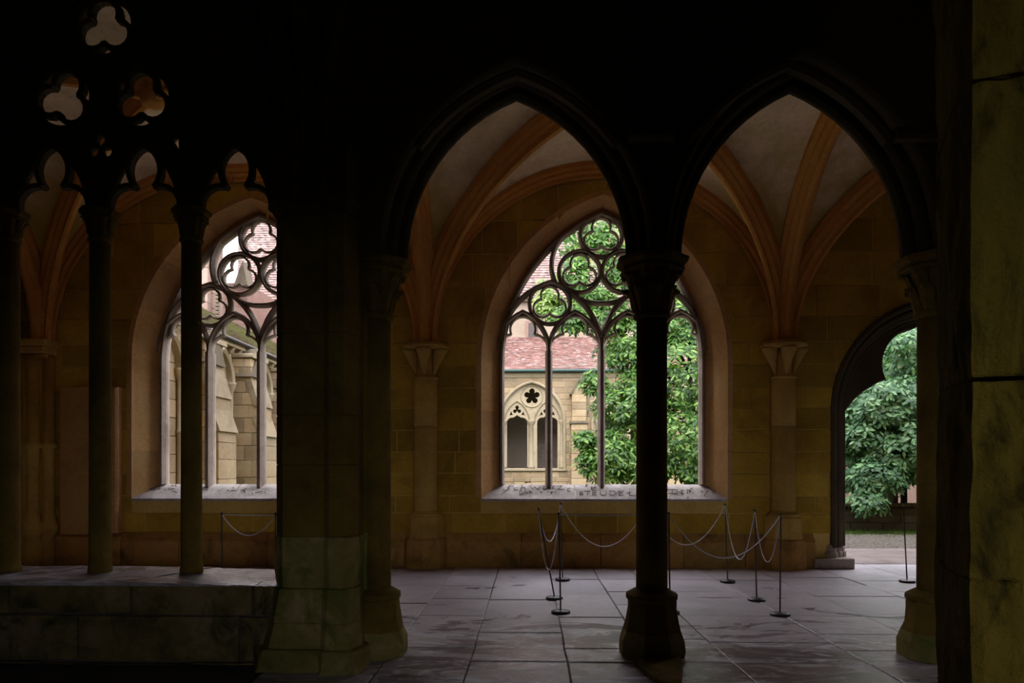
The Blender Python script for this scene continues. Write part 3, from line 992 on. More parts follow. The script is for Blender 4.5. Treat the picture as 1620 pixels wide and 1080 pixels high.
# ================================================================ vault
def pz(s, a, h):                # height above springing of a pointed arch at distance s from its foot
    c = (a * a + h * h) / (2 * a)
    return math.sqrt(max(2 * c * s - s * s, 0))
def ez(t, h):                   # elliptical, t in 0..1 from foot to crown
    return h * math.sqrt(max(1 - (1 - t) ** 2, 0))
YV0, YV1 = YN + .05, YW - .06
HC = 2.66
def vault_bay(x0, x1, idx, label):
    root = empty('ceiling_vault', ((x0 + x1) / 2, (YV0 + YV1) / 2, SPR), label, 'vault', kind='structure')
    xm, ym = (x0 + x1) / 2, (YV0 + YV1) / 2
    ax, ay = (x1 - x0) / 2, (YV1 - YV0) / 2
    N = 14
    RISE = .0
    # four webs, ruled between the wall / transverse arch and the diagonals
    for web in range(4):
        vv = []; ff = []
        M_ = 8
        for i in range(2 * N + 1):
            t = i / N                       # 0..2 across
            tt = t if t <= 1 else 2 - t
            # denser near the foot
            for j in range(M_ + 1):
                k = j / M_
                if web < 2:                 # towards the walls (y)
                    tf = 1 - math.cos(tt * PI / 2) if True else tt
                    xx = x0 + ax * (1 - math.cos(tt * PI / 2)) if t <= 1 else x1 - ax * (1 - math.cos(tt * PI / 2))
                    q = 1 - math.cos(tt * PI / 2)
                    yw_ = YV1 if web == 0 else YV0
                    yd = yw_ + (ym - yw_) * q
                    zd = ez(q, HC + .04); zw = pz(ax * q, ax, HC - .05)
                    yy = yw_ + (yd - yw_) * k
                    zz = zw + (zd - zw) * k + .10 * math.sin(PI * k) * q
                    vv.append((xx, yy, SPR + zz + .05))
                else:
                    q = 1 - math.cos(tt * PI / 2)
                    yy = YV0 + ay * q if t <= 1 else YV1 - ay * q
                    xw = x0 if web == 2 else x1
                    xd = xw + (xm - xw) * q
                    zd = ez(q, HC + .04); zw = pz(ay * q, ay, HC - .10)
                    xx = xw + (xd - xw) * k
                    zz = zw + (zd - zw) * k + .10 * math.sin(PI * k) * q
                    vv.append((xx, yy, SPR + zz + .05))
        W1 = M_ + 1
        for i in range(2 * N):
            for j in range(M_):
                ff.append((i * W1 + j, i * W1 + j + 1, (i + 1) * W1 + j + 1, (i + 1) * W1 + j))
        mb = MB(); mb.add(vv, ff, True)
        mb.build('vault_web', M['plaster'], root)
    RIB = [(-.125, .10), (-.125, .0), (-.085, -.05), (-.085, -.09), (-.035, -.13), (-.035, -.19), (0, -.205), (.035, -.19), (.035, -.13), (.085, -.09), (.085, -.05), (.125, .0), (.125, .10)]
    def rib(path, side, name, k=1.0):
        # make sure the profile points down
        t = Vector(path[1]) - Vector(path[0])
        s = Vector(side)
        d = t.cross(s)
        pr = [(a * k, b * k) for a, b in RIB]
        # d at the crown must point up, so that negative depth hangs down
        tm = Vector(path[-1]) - Vector(path[-2])
        if tm.cross(s).z < 0: s = -s
        MB().sweep3(path, pr, s).build(name, M['red'], root)
    for (cx_, cy_) in ((x0, YV0), (x0, YV1), (x1, YV0), (x1, YV1)):
        dx, dy = xm - cx_, ym - cy_
        path = []
        for i in range(19):
            q = 1 - math.cos(i / 18 * PI / 2)
            path.append((cx_ + dx * q, cy_ + dy * q, SPR + ez(q, HC)))
        path[0] = (path[0][0], path[0][1], SPR - .02)
        rib(path, (dy, -dx, 0), 'diagonal_rib')
    # wall rib
    for yy in (YV1 + .02,):
        for sgn, xx in ((1, x0), (-1, x1)):
            path = [(xx + sgn * ax * (1 - math.cos(i / 14 * PI / 2)), yy, SPR + pz(ax * (1 - math.cos(i / 14 * PI / 2)), ax, HC - .05)) for i in range(15)]
            rib(path, (0, 1, 0), 'wall_rib', .8)
    mb = MB()
    mb.lathe(xm, ym, [(.02, SPR + HC - .24), (.12, SPR + HC - .23), (.15, SPR + HC - .18), (.14, SPR + HC - .08), (.16, SPR + HC + .02)], 20,
             jitter=lambda a, z: .10 * math.sin(8 * a))
    mb.build('boss', M['red'], root)
    return root
def transverse(xx):
    ay = (YV1 - YV0) / 2
    RIB = [(-.16, .10), (-.16, .0), (-.11, -.05), (-.11, -.10), (-.05, -.14), (-.05, -.2), (0, -.22), (.05, -.2), (.05, -.14), (.11, -.10), (.11, -.05), (.16, .0), (.16, .10)]
    root = empty('trim_%d' % (XR.index(xx) + 1), (xx, YV0 + ay, SPR), 'red sandstone transverse arch between two vault bays', None, kind='structure')
    for sgn, yy in ((1, YV0), (-1, YV1)):
        path = [(xx, yy + sgn * ay * (1 - math.cos(i / 14 * PI / 2)), SPR + pz(ay * (1 - math.cos(i / 14 * PI / 2)), ay, HC - .10)) for i in range(15)]
        s = Vector((1, 0, 0))
        tm = Vector(path[-1]) - Vector(path[-2])
        if tm.cross(s).z < 0: s = -s
        MB().sweep3(path, RIB, s).build('rib', M['red'], root)
vault_bay(XR[0], XR[1], 0, 'ribbed vault bay with a carved boss above the left window')
vault_bay(XR[1], XR[2], 1, 'ribbed vault bay above the window with the tree')
vault_bay(XR[2], XR[3], 2, 'ribbed vault bay above the doorway')
vault_bay(XR[3], XR_END - .0, 3, 'ribbed vault bay beyond the doorway')
for xx in XR: transverse(xx)

# ================================================================ responds on the far wall
def respond(xx, label):
    yy = YW - .04
    root = empty('wall_shaft', (xx, yy, 0), label, 'wall shaft')
    r = .18
    def half(prof, n=17, **k): return MB().lathe(xx, yy, prof, n, a0=PI, a1=2 * PI, rot=0, **k)
    zc = PZ(672, 600, YW); zt = SPR
    zb = PZ(672, 812, YW)
    # plinth in two octagonal stages
    half([(.345, 0.0), (.345, .34), (.33, .42), (.30, .45)], 5, smooth=False).build('plinth', M['wall_base'], root)
    half([(.295, .45), (.275, .56), (.27, zb - .05), (.25, zb - .02)], 5, smooth=False).build('pedestal', M['shaft'], root)
    half([(.235, zb - .02), (.235, zb + .005), (r + .02, zb + .02), (r, zb + .05)], smooth=False).build('shaft_base', M['shaft'], root)
    zz = zb + .05
    k = 0
    while zz < zc - .02:
        z2 = min(zz + (.95 if k % 2 else 1.25), zc)
        if zc - z2 < .25: z2 = zc
        half([(r - .004, zz + .002), (r, zz + .008), (r, z2 - .008), (r - .004, z2 - .002)]).build('shaft_drum', M['shaft'], root)
        zz = z2; k += 1
    mb = MB()
    half([(r, zc - .02), (r + .02, zc), (r, zc + .02), (r - .045, zc + .05), (r - .05, zc + .26), (r + .0, zc + .42)], 17).build('bell', M['shaft'], root)
    for ang in (-PI * .12, -PI * .5, -PI * .88):
        m2 = MB()
        ex, ey = math.cos(ang), math.sin(ang)
        m2.lathe(0, 0, [(.012, zc + .0), (.03, zc + .10), (.06, zc + .22), (.105, zc + .37), (.12, zc + .41), (.10, zc + .43)], 10)
        out = []
        for (a, b, c) in m2.v:
            k = .13 + (c - zc) * .30
            out.append((xx + a + ex * k * .95, yy + b + ey * k * .95, c))
        m2.v = out
        m2.build('calyx', M['shaft'], root)
    half([(r + .10, zc + .42), (r + .16, zc + .44), (r + .17, zc + .475), (r + .12, zc + .49), (r + .13, zc + .52)], 5 if False else 9, smooth=False).build('abacus', M['shaft'], root)
    return root
respond(XR[1], 'round wall shaft on an octagonal plinth, left of the window with the tree')
respond(XR[2], 'round wall shaft on an octagonal plinth, between the tree window and the doorway')
respond(XR[3], 'round wall shaft on an octagonal plinth, right of the doorway')

# clustered respond in the left corner
cl = empty('wall_shaft', (XR[0], YW, 0), 'cluster of thin ringed wall shafts in the far left corner', 'wall shaft')
for i, (du, dy) in enumerate(((36, -.10), (66, -.05), (52, -.20))):
    xx = PX(du, YW - .2); yy = YW + dy
    zr = PZ(60, 705, YW)
    mb = MB().lathe(xx, yy, [(.17, 0), (.17, .3), (.13, .36), (.10, .44), (.155, .50), (.165, .6), (.10, .70), (.115, .74), (.085, .78), (.085, zr - .05), (.12, zr - .03), (.12, zr + .03), (.085, zr + .05), (.085, SPR - .22)], 14)
    mb.build('shaft', M['shaft'], cl)
MB().box(XR[0] - .45, XR[0] + .22, YW - .34, YW + .02, SPR - .06, SPR + .04, .02).build('abacus', M['shaft'], cl)
MB().box(XR[0] - .40, XR[0] + .17, YW - .29, YW + .02, SPR - .16, SPR - .06, .02).build('capital', M['shaft'], cl)
MB().box(XR[0] - .45, XR[0] + .10, YW - .12, YW + .02, 0.0, SPR - .1, .02).build('backing', M['wall'], cl)

# grave slab leaning on the wall
xa, xb = PX(94, YW - .1), PX(176, YW - .1)
zb_, zt_ = PZ(140, 846, YW - .1), PZ(140, 612, YW - .1)
tomb = empty('grave_slab', ((xa + xb) / 2, YW - .1, zb_), 'tall plain reddish grave slab standing against the wall, left of the left window', 'grave slab')
MB().box(xa, xb, YW - .10, YW - .003, zb_, zt_, .012).build('slab', M['slab_tomb'], tomb)
xe = PX(188, YW - .1)
MB().box(xb + .005, xe, YW - .15, YW - .003, zb_ + .03, zt_ - .0, .03).build('side_shaft', M['splay'], tomb)
MB().box(xa - .04, xe + .04, YW - .16, YW - .095, .0, .45, .02).build('footing', M['wall_base'], tomb)

# ================================================================ floor of flagstones
floor = empty('floor', (0, 8, 0), 'worn grey flagstone floor of the cloister walk, damp near the arcade', None, kind='structure')
MB().box(XL_END - .6, XR_END + .6, -4.8, YO + .02, -.2, -.014).build('floor_bed', M['joint'], floor)
cols = [-7.9, -7.0, -6.1, -5.2, -4.3, -3.5, -2.75, -1.95, -1.12, -.46, .29, .93, 1.52, 2.55, 3.35, 4.3, 5.2, 6.1, 7.0]
fixed = {8: [4.3, 4.95, 5.38, 5.75, 6.35, 7.0, 7.9, 8.75, 9.6, YW + .4], 9: [4.3, 4.8, 5.36, 5.72, 6.30, 7.85, 9.25, YW + .4],
         10: [4.2, 5.36, 5.75, 6.2, 6.95, 8.15, 9.3, YW + .4], 11: [4.1, 5.37, 6.1, 7.05, 7.6, 8.4, 9.3, YW + .4],
         12: [4.3, 5.36, 6.0, 7.05, 8.4, 9.3, YW + .4], 13: [4.3, 5.35, 5.75, 6.3, 7.05, 8.1, 9.3, YW + .4]}
fr_ = random.Random(21)
for i in range(len(cols) - 1):
    if cols[i + 1] < -1.2:
        y = 5.9
    else:
        y = 4.2
    if i in fixed: ys = fixed[i]
    else:
        ys = [y]
        while y < YW + .1:
            y += fr_.uniform(.6, 1.15)
            ys.append(min(y, YW + .4))
        if ys[-1] < YW + .4: ys[-1] = YW + .4
    for k in range(len(ys) - 1):
        sk = .045                      # the joints lean a little
        g = .0045
        x0, x1 = cols[i] + g, cols[i + 1] - g
        y0, y1 = ys[k] + g, ys[k + 1] - g
        if y1 - y0 < .1: continue
        if 3 < i < 17 and fr_.random() < .12 and (y1 - y0) > .6 and i not in fixed:
            xm_ = (x0 + x1) / 2
            parts_ = [(x0, xm_ - g), (xm_ + g, x1)]
        else: parts_ = [(x0, x1)]
        for (a, b) in parts_:
            def wx(xx, yy): return xx - sk * (yy - 7.0) * (0.5 if xx > 1 else -.0) + .006 * math.sin(yy * 5 + xx * 3)
            z = fr_.uniform(-.004, .003)
            t1, t2 = fr_.uniform(-.003, .003), fr_.uniform(-.003, .003)
            c_ = .007
            ring0 = [(wx(a, y0), y0, -.03), (wx(b, y0), y0, -.03), (wx(b, y1), y1, -.03), (wx(a, y1), y1, -.03)]
            ring1 = [(p[0], p[1], z - .005) for p in ring0]
            ring2 = [(wx(a, y0) + c_, y0 + c_, z), (wx(b, y0) - c_, y0 + c_, z + t1), (wx(b, y1) - c_, y1 - c_, z + t1 + t2), (wx(a, y1) + c_, y1 - c_, z + t2)]
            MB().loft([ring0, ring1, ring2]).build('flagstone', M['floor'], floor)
# dark floor of the room of the camera
MB().box(XL_END, XR_END, -4.2, 4.18, -.015, -.002).build('room_paving', M['dark_room'], floor, kind='stuff')
# threshold and pinkish paving outside the doorway
pth = empty('garden_path', (6, 12, 0), 'pinkish paved strip outside the doorway', 'path', kind='structure')
yy = YW + .41
k = 0
while yy < 12.9:
    y2 = min(yy + .82, 12.95)
    x = 2.0 + (.5 if k % 2 else 0)
    while x < 10.5:
        ln = fr_.uniform(.8, 1.3)
        if yy > YO or (x > DX - 1.5 and x < DX + 1.5):
            MB().box(x + .006, x + ln - .006, yy + .006, y2 - .006, -.06, .0 + fr_.uniform(-.003, .003), .006, '+z').build('paving_slab', M['path'], pth)
        x += ln
    yy = y2; k += 1

# ================================================================ near arcade
arc = empty('wall_front', (0, YC, 0), 'dark arcade wall between the room and the cloister walk, with two pointed arches', None, kind='structure')
yF, yB = YC - .13, YC + .17
def pxarch(uL, uR, v0, ua, va, y, n=12, off=0.0):
    """pointed arch traced through springings and apex, off in metres"""
    pl, pr, pa = P(uL, v0, y), P(uR, v0, y), P(ua, va, y)
    h = pa[1] - (pl[1] + pr[1]) / 2
    cx = (pl[0] + pr[0]) / 2
    a = (pr[0] - pl[0]) / 2
    return arch(cx, a, pl[1], h, n, off)
zs0 = P(800, 412, YC)[1]
XE = XR_END
A1 = (640, 996, 412, 820, 153)
A2 = (1072, 1432, 412, 1258, 141)
xl = P(560, 400, YC)[0]
def scallop(xa, xb, z0, arches, top=7.2):
    pts = [(xa, top), (xa, z0)]
    for a in arches: pts += a
    pts += [(xb, z0), (xb, top)]
    return pts
A3c = None
for (y0, y1, off, nm) in ((YC - .04, YC + .06, 0.0, 'inner_order'), (YC - .14, YC - .04, .07, 'middle_order'), (YC - .28, YC - .14, .14, 'outer_order'), (YC + .06, YC + .16, .07, 'middle_order'), (YC + .16, YN, .14, 'outer_order')):
    a1 = pxarch(*A1, YC, off=off); a2 = pxarch(*A2, YC, off=off)
    d = a2[0][0] - a1[0][0]
    a3 = [(x_ + d, z_) for x_, z_ in a2]
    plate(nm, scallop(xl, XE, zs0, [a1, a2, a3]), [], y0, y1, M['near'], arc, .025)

# hood mouldings over the arches
for A in (A1, A2):
    p = pxarch(*A, YC - .38, off=.20)
    p = [q for q in p if q[1] > zs0 + .75]
    y = YC - .28
    MB().sweep_xz(p, [(-.03, y + .02), (-.03, y - .05), (.0, y - .08), (.03, y - .05), (.045, y + .02)]).build('hood_moulding', M['near'], arc)
for u in (1032, 1455):
    x_, z_ = P(u, 205, YC - .4)
    MB().box(x_ - .17, x_ + .17, YC - .44, YC - .34, z_ - .07, z_ + .02, .02).build('corbel', M['near'], arc)

# ---- big traceried opening on the left
lw = empty('window_4', (PX(163, YC), YC, 0), 'black gothic tracery of trefoils and cusped lights high in the opening left of the broad pier', None, kind='structure')
LS = 333
cols_u = [-131, 14, 158.5, 303, 447]
heads = []
for i in range(4):
    uL, uR = cols_u[i] + 17, cols_u[i + 1] - 17
    heads.append(pxarch(uL, uR, LS, (uL + uR) / 2 + 3, 232, YC, 12))
zL = P(163, LS, YC)[1]
xa = P(-190, 300, YC)[0]; xb = P(447, 300, YC)[0]
out = scallop(XL_END, xb + .1, zL, heads)
def C_(u, v, rpx): 
    x_, z_ = P(u, v, YC); return circle(x_, z_, rpx * YC / F, 32)
holes = [C_(103, 158, 47), C_(227, 158, 47), C_(168, 46, 48)]
def tri(pts): return [P(u, v, YC) for u, v in pts]
holes += [tri([(270, 222), (288, 208), (289, 248), (281, 240)]), tri([(41, 212), (53, 222), (40, 237)]), tri([(244, 70), (249, 83), (240, 82)]), tri([(95, 74), (94, 82), (92, 80)])]
# small trefoil between the middle lights
x_, z_ = P(162, 236, YC)
sm = []
lobes = foil(x_, z_, 24 * YC / F, 3, PI / 2, .46, 7)
for l in lobes: sm += l[:-1]
holes.append(sm)
holes.append(tri([(153, 257), (160, 252), (167, 256), (159, 268)]))
holes.append(tri([(181, 222), (190, 226), (186, 230)]))
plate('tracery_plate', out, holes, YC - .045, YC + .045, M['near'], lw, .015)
for (u, v) in ((103, 158), (227, 158), (168, 46)):
    x_, z_ = P(u, v, YC)
    foil_bars(x_, z_, 45 * YC / F, YC, lw, .042, .10, 3, PI / 2 if u != 103 else PI / 2 - .35, M['near'])
    bar(circle(x_, z_, 50 * YC / F, 32), .05, .14, YC, lw, 'tracery_ring', True, M['near'])
def near_head(i):
    uL, uR = cols_u[i] + 15, cols_u[i + 1] - 15
    um = (uL + uR) / 2
    mb = MB()
    prof = [(-.02, YC - .03), (0, YC - .05), (.02, YC - .03), (.02, YC + .03), (0, YC + .05), (-.02, YC + .03)]
    for s in (-1, 1):
        cusp = P(um + s * 15, 297, YC)
        lo = arc3(P(um + s * 55, 333, YC), P(um + s * 40, 299, YC), cusp, 8)
        up = arc3(cusp, P(um + s * 24, 262, YC), P(um, 233, YC), 8)
        mb.sweep_xz(lo, prof); mb.sweep_xz(up, prof)
    mb.build('cusping', M['near'], lw)
for i in range(4): near_head(i)
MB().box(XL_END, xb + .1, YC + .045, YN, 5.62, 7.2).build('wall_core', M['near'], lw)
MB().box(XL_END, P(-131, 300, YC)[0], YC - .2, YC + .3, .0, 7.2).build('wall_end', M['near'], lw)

def roughen(o_, cuts, a1, a2):
    from mathutils import noise as mn
    bm = bmesh.new(); bm.from_mesh(o_.data)
    bmesh.ops.subdivide_edges(bm, edges=bm.edges[:], cuts=cuts, use_grid_fill=True)
    if cuts > 4: bmesh.ops.subdivide_edges(bm, edges=bm.edges[:], cuts=2, use_grid_fill=True)
    bm.normal_update()
    for v_ in bm.verts:
        c = v_.co
        v_.co = c + v_.normal * (mn.noise(Vector((c.x * 6, c.y * 6, c.z * 2.2))) * a1 + mn.noise(Vector((c.x * 22, c.y * 22, c.z * 9))) * a2)
    bm.to_mesh(o_.data); bm.free()
# ---- pier between window and arches
pier = empty('pier', (PX(500, 5.35), 5.35, 0), 'broad stone pier with mossy foot between the traceried opening and the arches', 'pier')
def pier_poly(grow, front):
    xl_, xr_ = PX(430, 5.2) - grow, PX(548, 5.2) + grow
    return [(xl_, YN), (xl_, 5.30 - front), (xl_ + .10, 5.15 - front), (PX(512, 5.15), 5.15 - front), (PX(522, 5.15), 5.12 - front), (xr_, 5.12 - front), (PX(566, 5.25) + grow * .7, 5.26 - front * .6), (PX(572, 5.4) + grow * .3, 5.45), (PX(600, 5.6), 5.50), (PX(606, 5.6), YN)]
def pier_block(z0, z1, g0=0, f0=0, g1=None, f1=None, mat='moss', name='stone_block', ch=.008, parent=None):
    g1 = g0 if g1 is None else g1; f1 = f0 if f1 is None else f1
    lo, hi = pier_poly(g0, f0), pier_poly(g1, f1)
    lo2, hi2 = pier_poly(g0 - ch, f0 - ch), pier_poly(g1 - ch, f1 - ch)
    MB().loft([[(x, y, z0) for x, y in lo2], [(x, y, z0 + ch) for x, y in lo], [(x, y, z1 - ch) for x, y in hi], [(x, y, z1) for x, y in hi2]])  .build(name, M[mat], parent or pier)
    if mat == 'moss':
        o_ = pier.children[-1] if False else bpy.data.objects[[q.name for q in bpy.data.objects if q.parent == pier][-1]]
        bm = bmesh.new(); bm.from_mesh(o_.data)
        bmesh.ops.subdivide_edges(bm, edges=bm.edges[:], cuts=3, use_grid_fill=True)
        from mathutils import noise as mn
        for v_ in bm.verts:
            nn_ = mn.noise(v_.co * 5.0) * .022 + mn.noise(v_.co * 14.0) * .01
            v_.co += Vector((nn_, -abs(nn_) * .5 + .004, nn_ * .3))
        bm.to_mesh(o_.data); bm.free()
def zv(v, y=5.15): return EYE + (HOR - v) * y / F
pier_block(0, zv(1033, 5.0), .15, .16, .13, .14, 'moss', 'plinth')
pier_block(zv(1033, 5.0), zv(985), .07, .10, .04, .07, 'moss', 'base_stone')
pier_block(zv(985), zv(932), .04, .07, .015, .03, 'moss', 'base_stone')
pier_block(zv(932), zv(850), .005, .012, .005, .012, 'moss')
pv = [850, 735, 655, 525, 415, 335]
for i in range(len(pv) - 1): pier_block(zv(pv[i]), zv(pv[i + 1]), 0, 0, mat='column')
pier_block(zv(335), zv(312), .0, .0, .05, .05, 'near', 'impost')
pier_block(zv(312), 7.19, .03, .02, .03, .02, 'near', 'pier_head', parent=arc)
# ribs of the dark room rising from the pier
rb = [(-.07, 0), (-.07, -.05), (-.03, -.10), (.03, -.10), (.07, -.05), (.07, 0)]
for (dx, dy, nm) in ((-1.6, -1.6, 'room_rib'), (0.0, -2.2, 'room_rib'), (1.7, -1.7, 'room_rib')):
    path = []
    cx_, cy_ = PX(490, 5.1), 5.12
    for i in range(12):
        q = 1 - math.cos(i / 11 * PI / 2)
        path.append((cx_ + dx * q + dx * .03, cy_ + dy * q, zv(320) + 3.0 * math.sqrt(max(1 - (1 - q) ** 2, 0))))
    sd = Vector((dy, -dx, 0))
    tm = Vector(path[-1]) - Vector(path[-2])
    if tm.cross(sd).z < 0: sd = -sd
    MB().sweep3(path, rb, sd).build(nm, M['near'], arc)

# ---- parapet of the opening
par = empty('parapet', (PX(200, 5.5), 5.5, 0), 'low mossy wall with a worn stone top that carries the black colonnettes', 'parapet wall')
ZP = EYE - (925 - HOR) * 5.17 / F
def cap(ua, ub, skew_a, skew_b, zl, zr, nm='cap_stone'):
    xa_f, xb_f = (PX(ua, 5.17) if ua > -1500 else XL_END), PX(ub, 5.17)
    xa_b, xb_b = xa_f + skew_a, xb_f + skew_b
    nx, ny = 14, 8
    rr = random.Random(int(ub)); vv = []
    for j in range(ny + 1):
        for i in range(nx + 1):
            t, s = i / nx, j / ny
            xf_ = xa_f + (xb_f - xa_f) * t; xk = xa_b + (xb_b - xa_b) * t
            x_ = xf_ + (xk - xf_) * s
            z_ = (zl + (zr - zl) * t) + rr.uniform(-.004, .004) + (.018 * s if ub < 300 else 0)
            if j == 0: z_ -= .012
            vv.append((x_, 5.17 + (5.86 - 5.17) * s + (rr.uniform(-.012, .006) if j == 0 else 0), z_))
    W1 = nx + 1
    ff = [(j * W1 + i, j * W1 + i + 1, (j + 1) * W1 + i + 1, (j + 1) * W1 + i) for j in range(ny) for i in range(nx)]
    mb = MB(); mb.add(vv, ff, True)
    fr_v = []
    for i in range(nx + 1):
        p = vv[i]; q = vv[ny * W1 + i]
        fr_v += [p, (p[0], p[1] + .012, ZP - .022), (q[0], q[1], ZP - .1), q]
    mb.add(fr_v, [(4 * i + k, 4 * (i + 1) + k, 4 * (i + 1) + k + 1, 4 * i + k + 1) for i in range(nx) for k in range(3)])
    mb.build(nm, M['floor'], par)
cap(-2000, 205, 0, .31, ZP + .012, ZP + .01)
cap(206, 402, .31, .13, ZP + .018, ZP - .002)
cap(402.6, 440, .13, .0, ZP - .002, ZP - .008)
def pblock(ua, ub, va, vb, y=5.19, first=False):
    xa_, xb_ = (XL_END if first else PX(ua, y)), PX(ub, y)
    z1, z0 = EYE + (HOR - va) * y / F, max(EYE + (HOR - vb) * y / F, 0)
    rr = random.Random(int(ub * 3 + va))
    nx, nz = 10, 4
    vv = []
    for j in range(nz + 1):
        for i in range(nx + 1):
            e = (i in (0, nx)) or (j in (0, nz))
            vv.append((xa_ + .006 + (xb_ - xa_ - .012) * i / nx, y + (.02 if e else rr.uniform(-.012, .006)), z0 + .005 + (z1 - z0 - .01) * j / nz))
    W1 = nx + 1
    mb = MB(); mb.add(vv, [(j * W1 + i, j * W1 + i + 1, (j + 1) * W1 + i + 1, (j + 1) * W1 + i) for j in range(nz) for i in range(nx)], True)
    mb.box(xa_ + .006, xb_ - .006, y + .021, y + .3, z0 + .005, z1 - .005)
    mb.build('stone_block', M['moss_wall'], par)
pblock(-900, 10, 928, 975, first=True); pblock(12, 204, 928, 974); pblock(206, 397, 928, 977); pblock(399, 432, 928, 977)
pblock(-900, -120, 977, 1090, first=True); pblock(-118, 120, 977, 1050); pblock(122, 376, 978, 1052); pblock(378, 432, 979, 1050)
pblock(-118, 60, 1052, 1100, 5.18); pblock(62, 300, 1054, 1100, 5.18); pblock(302, 432, 1052, 1100, 5.18)
MB().box(XL_END, PX(440, 5.2), 5.24, 5.84, 0, ZP - .08).build('core', M['joint'], par)

# ---- columns
def column(name, u, label, half=None):
    xx = PX(u, YC)
    root = empty(name, (xx, YC, 0), label, 'column')
    def L(prof, n=24, jit=None, smooth=True, rot=0): return MB().lathe(xx, YC, prof, n, rot, smooth, jit)
    zv2 = lambda v: EYE + (HOR - v) * YC / F
    rj = random.Random(int(u))
    tb = [rj.uniform(-.025, .025) for _ in range(40)]
    jj = lambda a, z: tb[int(a * 6 + z * 31) % 40]
    L([(.262, 0), (.268, .05), (.262, .13), (.235, .20)], 8, lambda a, z: jj(a, z) * .5, False, PI / 8).build('plinth', M['moss'], root)
    L([(.232, .20), (.212, .27), (.198, .38), (.196, .44)], 8, lambda a, z: jj(a, z), False, PI / 8).build('base', M['column'], root)
    L([(.19, .44), (.205, .455), (.205, .49), (.16, .515), (.135, .53)], 16, lambda a, z: jj(a, z) * .6, False).build('base_ring', M['column'], root)
    zt = zv2(507)
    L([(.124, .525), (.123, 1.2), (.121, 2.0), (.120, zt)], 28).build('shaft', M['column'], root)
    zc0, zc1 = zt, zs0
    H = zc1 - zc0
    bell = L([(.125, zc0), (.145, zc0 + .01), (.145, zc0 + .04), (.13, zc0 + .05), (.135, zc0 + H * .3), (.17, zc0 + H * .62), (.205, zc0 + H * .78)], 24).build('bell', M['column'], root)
    # stiff leaves round the bell
    for row, (zz, rr_, hh, n) in enumerate(((zc0 + .06, .135, .2, 8), (zc0 + .19, .155, .19, 8))):
        for k in range(n):
            a = 2 * PI * (k + .5 * row) / n + rj.uniform(-.08, .08)
            mb = MB()
            ca, sa = math.cos(a), math.sin(a)
            prof = [(0, .025, 0), (.012, .05, hh * .3), (.03, .055, hh * .62), (.065 + rj.uniform(-.01, .015), .045, hh * .9), (.085, .02, hh * .88), (.07, .03, hh * .74)]
            rings = []
            for (o_, wd_, z_) in prof:
                r0 = rr_ + o_
                ring = []
                for (s_, t_) in ((-1, -.008), (-.4, .006), (0, .016), (.4, .006), (1, -.008), (0, -.02)):
                    ring.append((xx + (r0 + t_) * ca - s_ * wd_ * sa, YC + (r0 + t_) * sa + s_ * wd_ * ca, zz + z_))
                rings.append(ring)
            mb.loft(rings)
            mb.build('leaf', M['column'], bell)
    L([(.225, zc1 - .125), (.25, zc1 - .12), (.262, zc1 - .1), (.245, zc1 - .075), (.27, zc1 - .06), (.29, zc1 - .04), (.29, zc1 - .01), (.27, zc1)], 8, lambda a, z: jj(a, z) * .9, False, PI / 8).build('abacus', M['column'], root)
    return root
column('column', 1031, 'slender round stone column on a battered octagonal base, between the two arches')
column('column', 594, 'round column half sunk into the right side of the broad pier')
column('column', 1478, 'round column at the right end of the arches, beside the big dark pillar')
MB().box(PX(1486, YC), XR_END, YC - .3, YC + .3, 0, .5).build('low_wall', M['near'], arc)
# low bed of mortar in front of the middle column
ft = MB()
rr = random.Random(4)
base = [(PX(1008, 5.3), 5.42), (PX(1012, 5.2), 5.2), (PX(1028, 4.95), 4.95), (PX(1050, 4.75), 4.75), (PX(1078, 4.75), 4.75), (PX(1080, 5.1), 5.1), (PX(1080, 5.3), 5.42)]
ft.loft([[(x, y, .0) for x, y in base], [(x + rr.uniform(-.01, .01), y, .035) for x, y in base]])
tag(ft.build('mortar_bed', M['moss']), 'mossy lump of old mortar in front of the slender column', 'mortar')

# ---- colonnettes on the parapet
for u, lab in ((14, 'leftmost of the three black colonnettes on the parapet'), (158.5, 'middle one of the three black colonnettes on the parapet'), (303, 'black colonnette nearest to the broad pier on the parapet')):
    xx = PX(u, YC)
    root = empty('colonnette', (xx, YC, ZP), lab, 'colonnette')
    zb_ = ZP + .022
    zt_ = P(u, 385, YC)[1]
    zc_ = zL
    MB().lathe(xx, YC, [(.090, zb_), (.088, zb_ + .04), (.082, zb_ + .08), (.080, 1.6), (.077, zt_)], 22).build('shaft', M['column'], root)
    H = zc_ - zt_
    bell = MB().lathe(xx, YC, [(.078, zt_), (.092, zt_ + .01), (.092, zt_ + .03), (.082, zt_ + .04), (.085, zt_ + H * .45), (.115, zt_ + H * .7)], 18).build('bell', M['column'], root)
    for k in range(8):
        a = 2 * PI * k / 8
        m2 = MB(); ca, sa = math.cos(a), math.sin(a)
        rings = []
        for (o_, wd_, z_) in ((0, .015, 0), (.012, .03, H * .3), (.04, .03, H * .5), (.052, .015, H * .46)):
            r0 = .083 + o_
            rings.append([(xx + (r0 + t_) * ca - s_ * wd_ * sa, YC + (r0 + t_) * sa + s_ * wd_ * ca, zt_ + .06 + z_) for s_, t_ in ((-1, 0), (0, .012), (1, 0), (0, -.012))])
        m2.loft(rings); m2.build('leaf', M['column'], bell)
    MB().lathe(xx, YC, [(.12, zc_ - .085), (.135, zc_ - .075), (.125, zc_ - .055), (.15, zc_ - .04), (.155, zc_ - .012), (.14, zc_)], 8, PI / 8, False).build('abacus', M['column'], root)

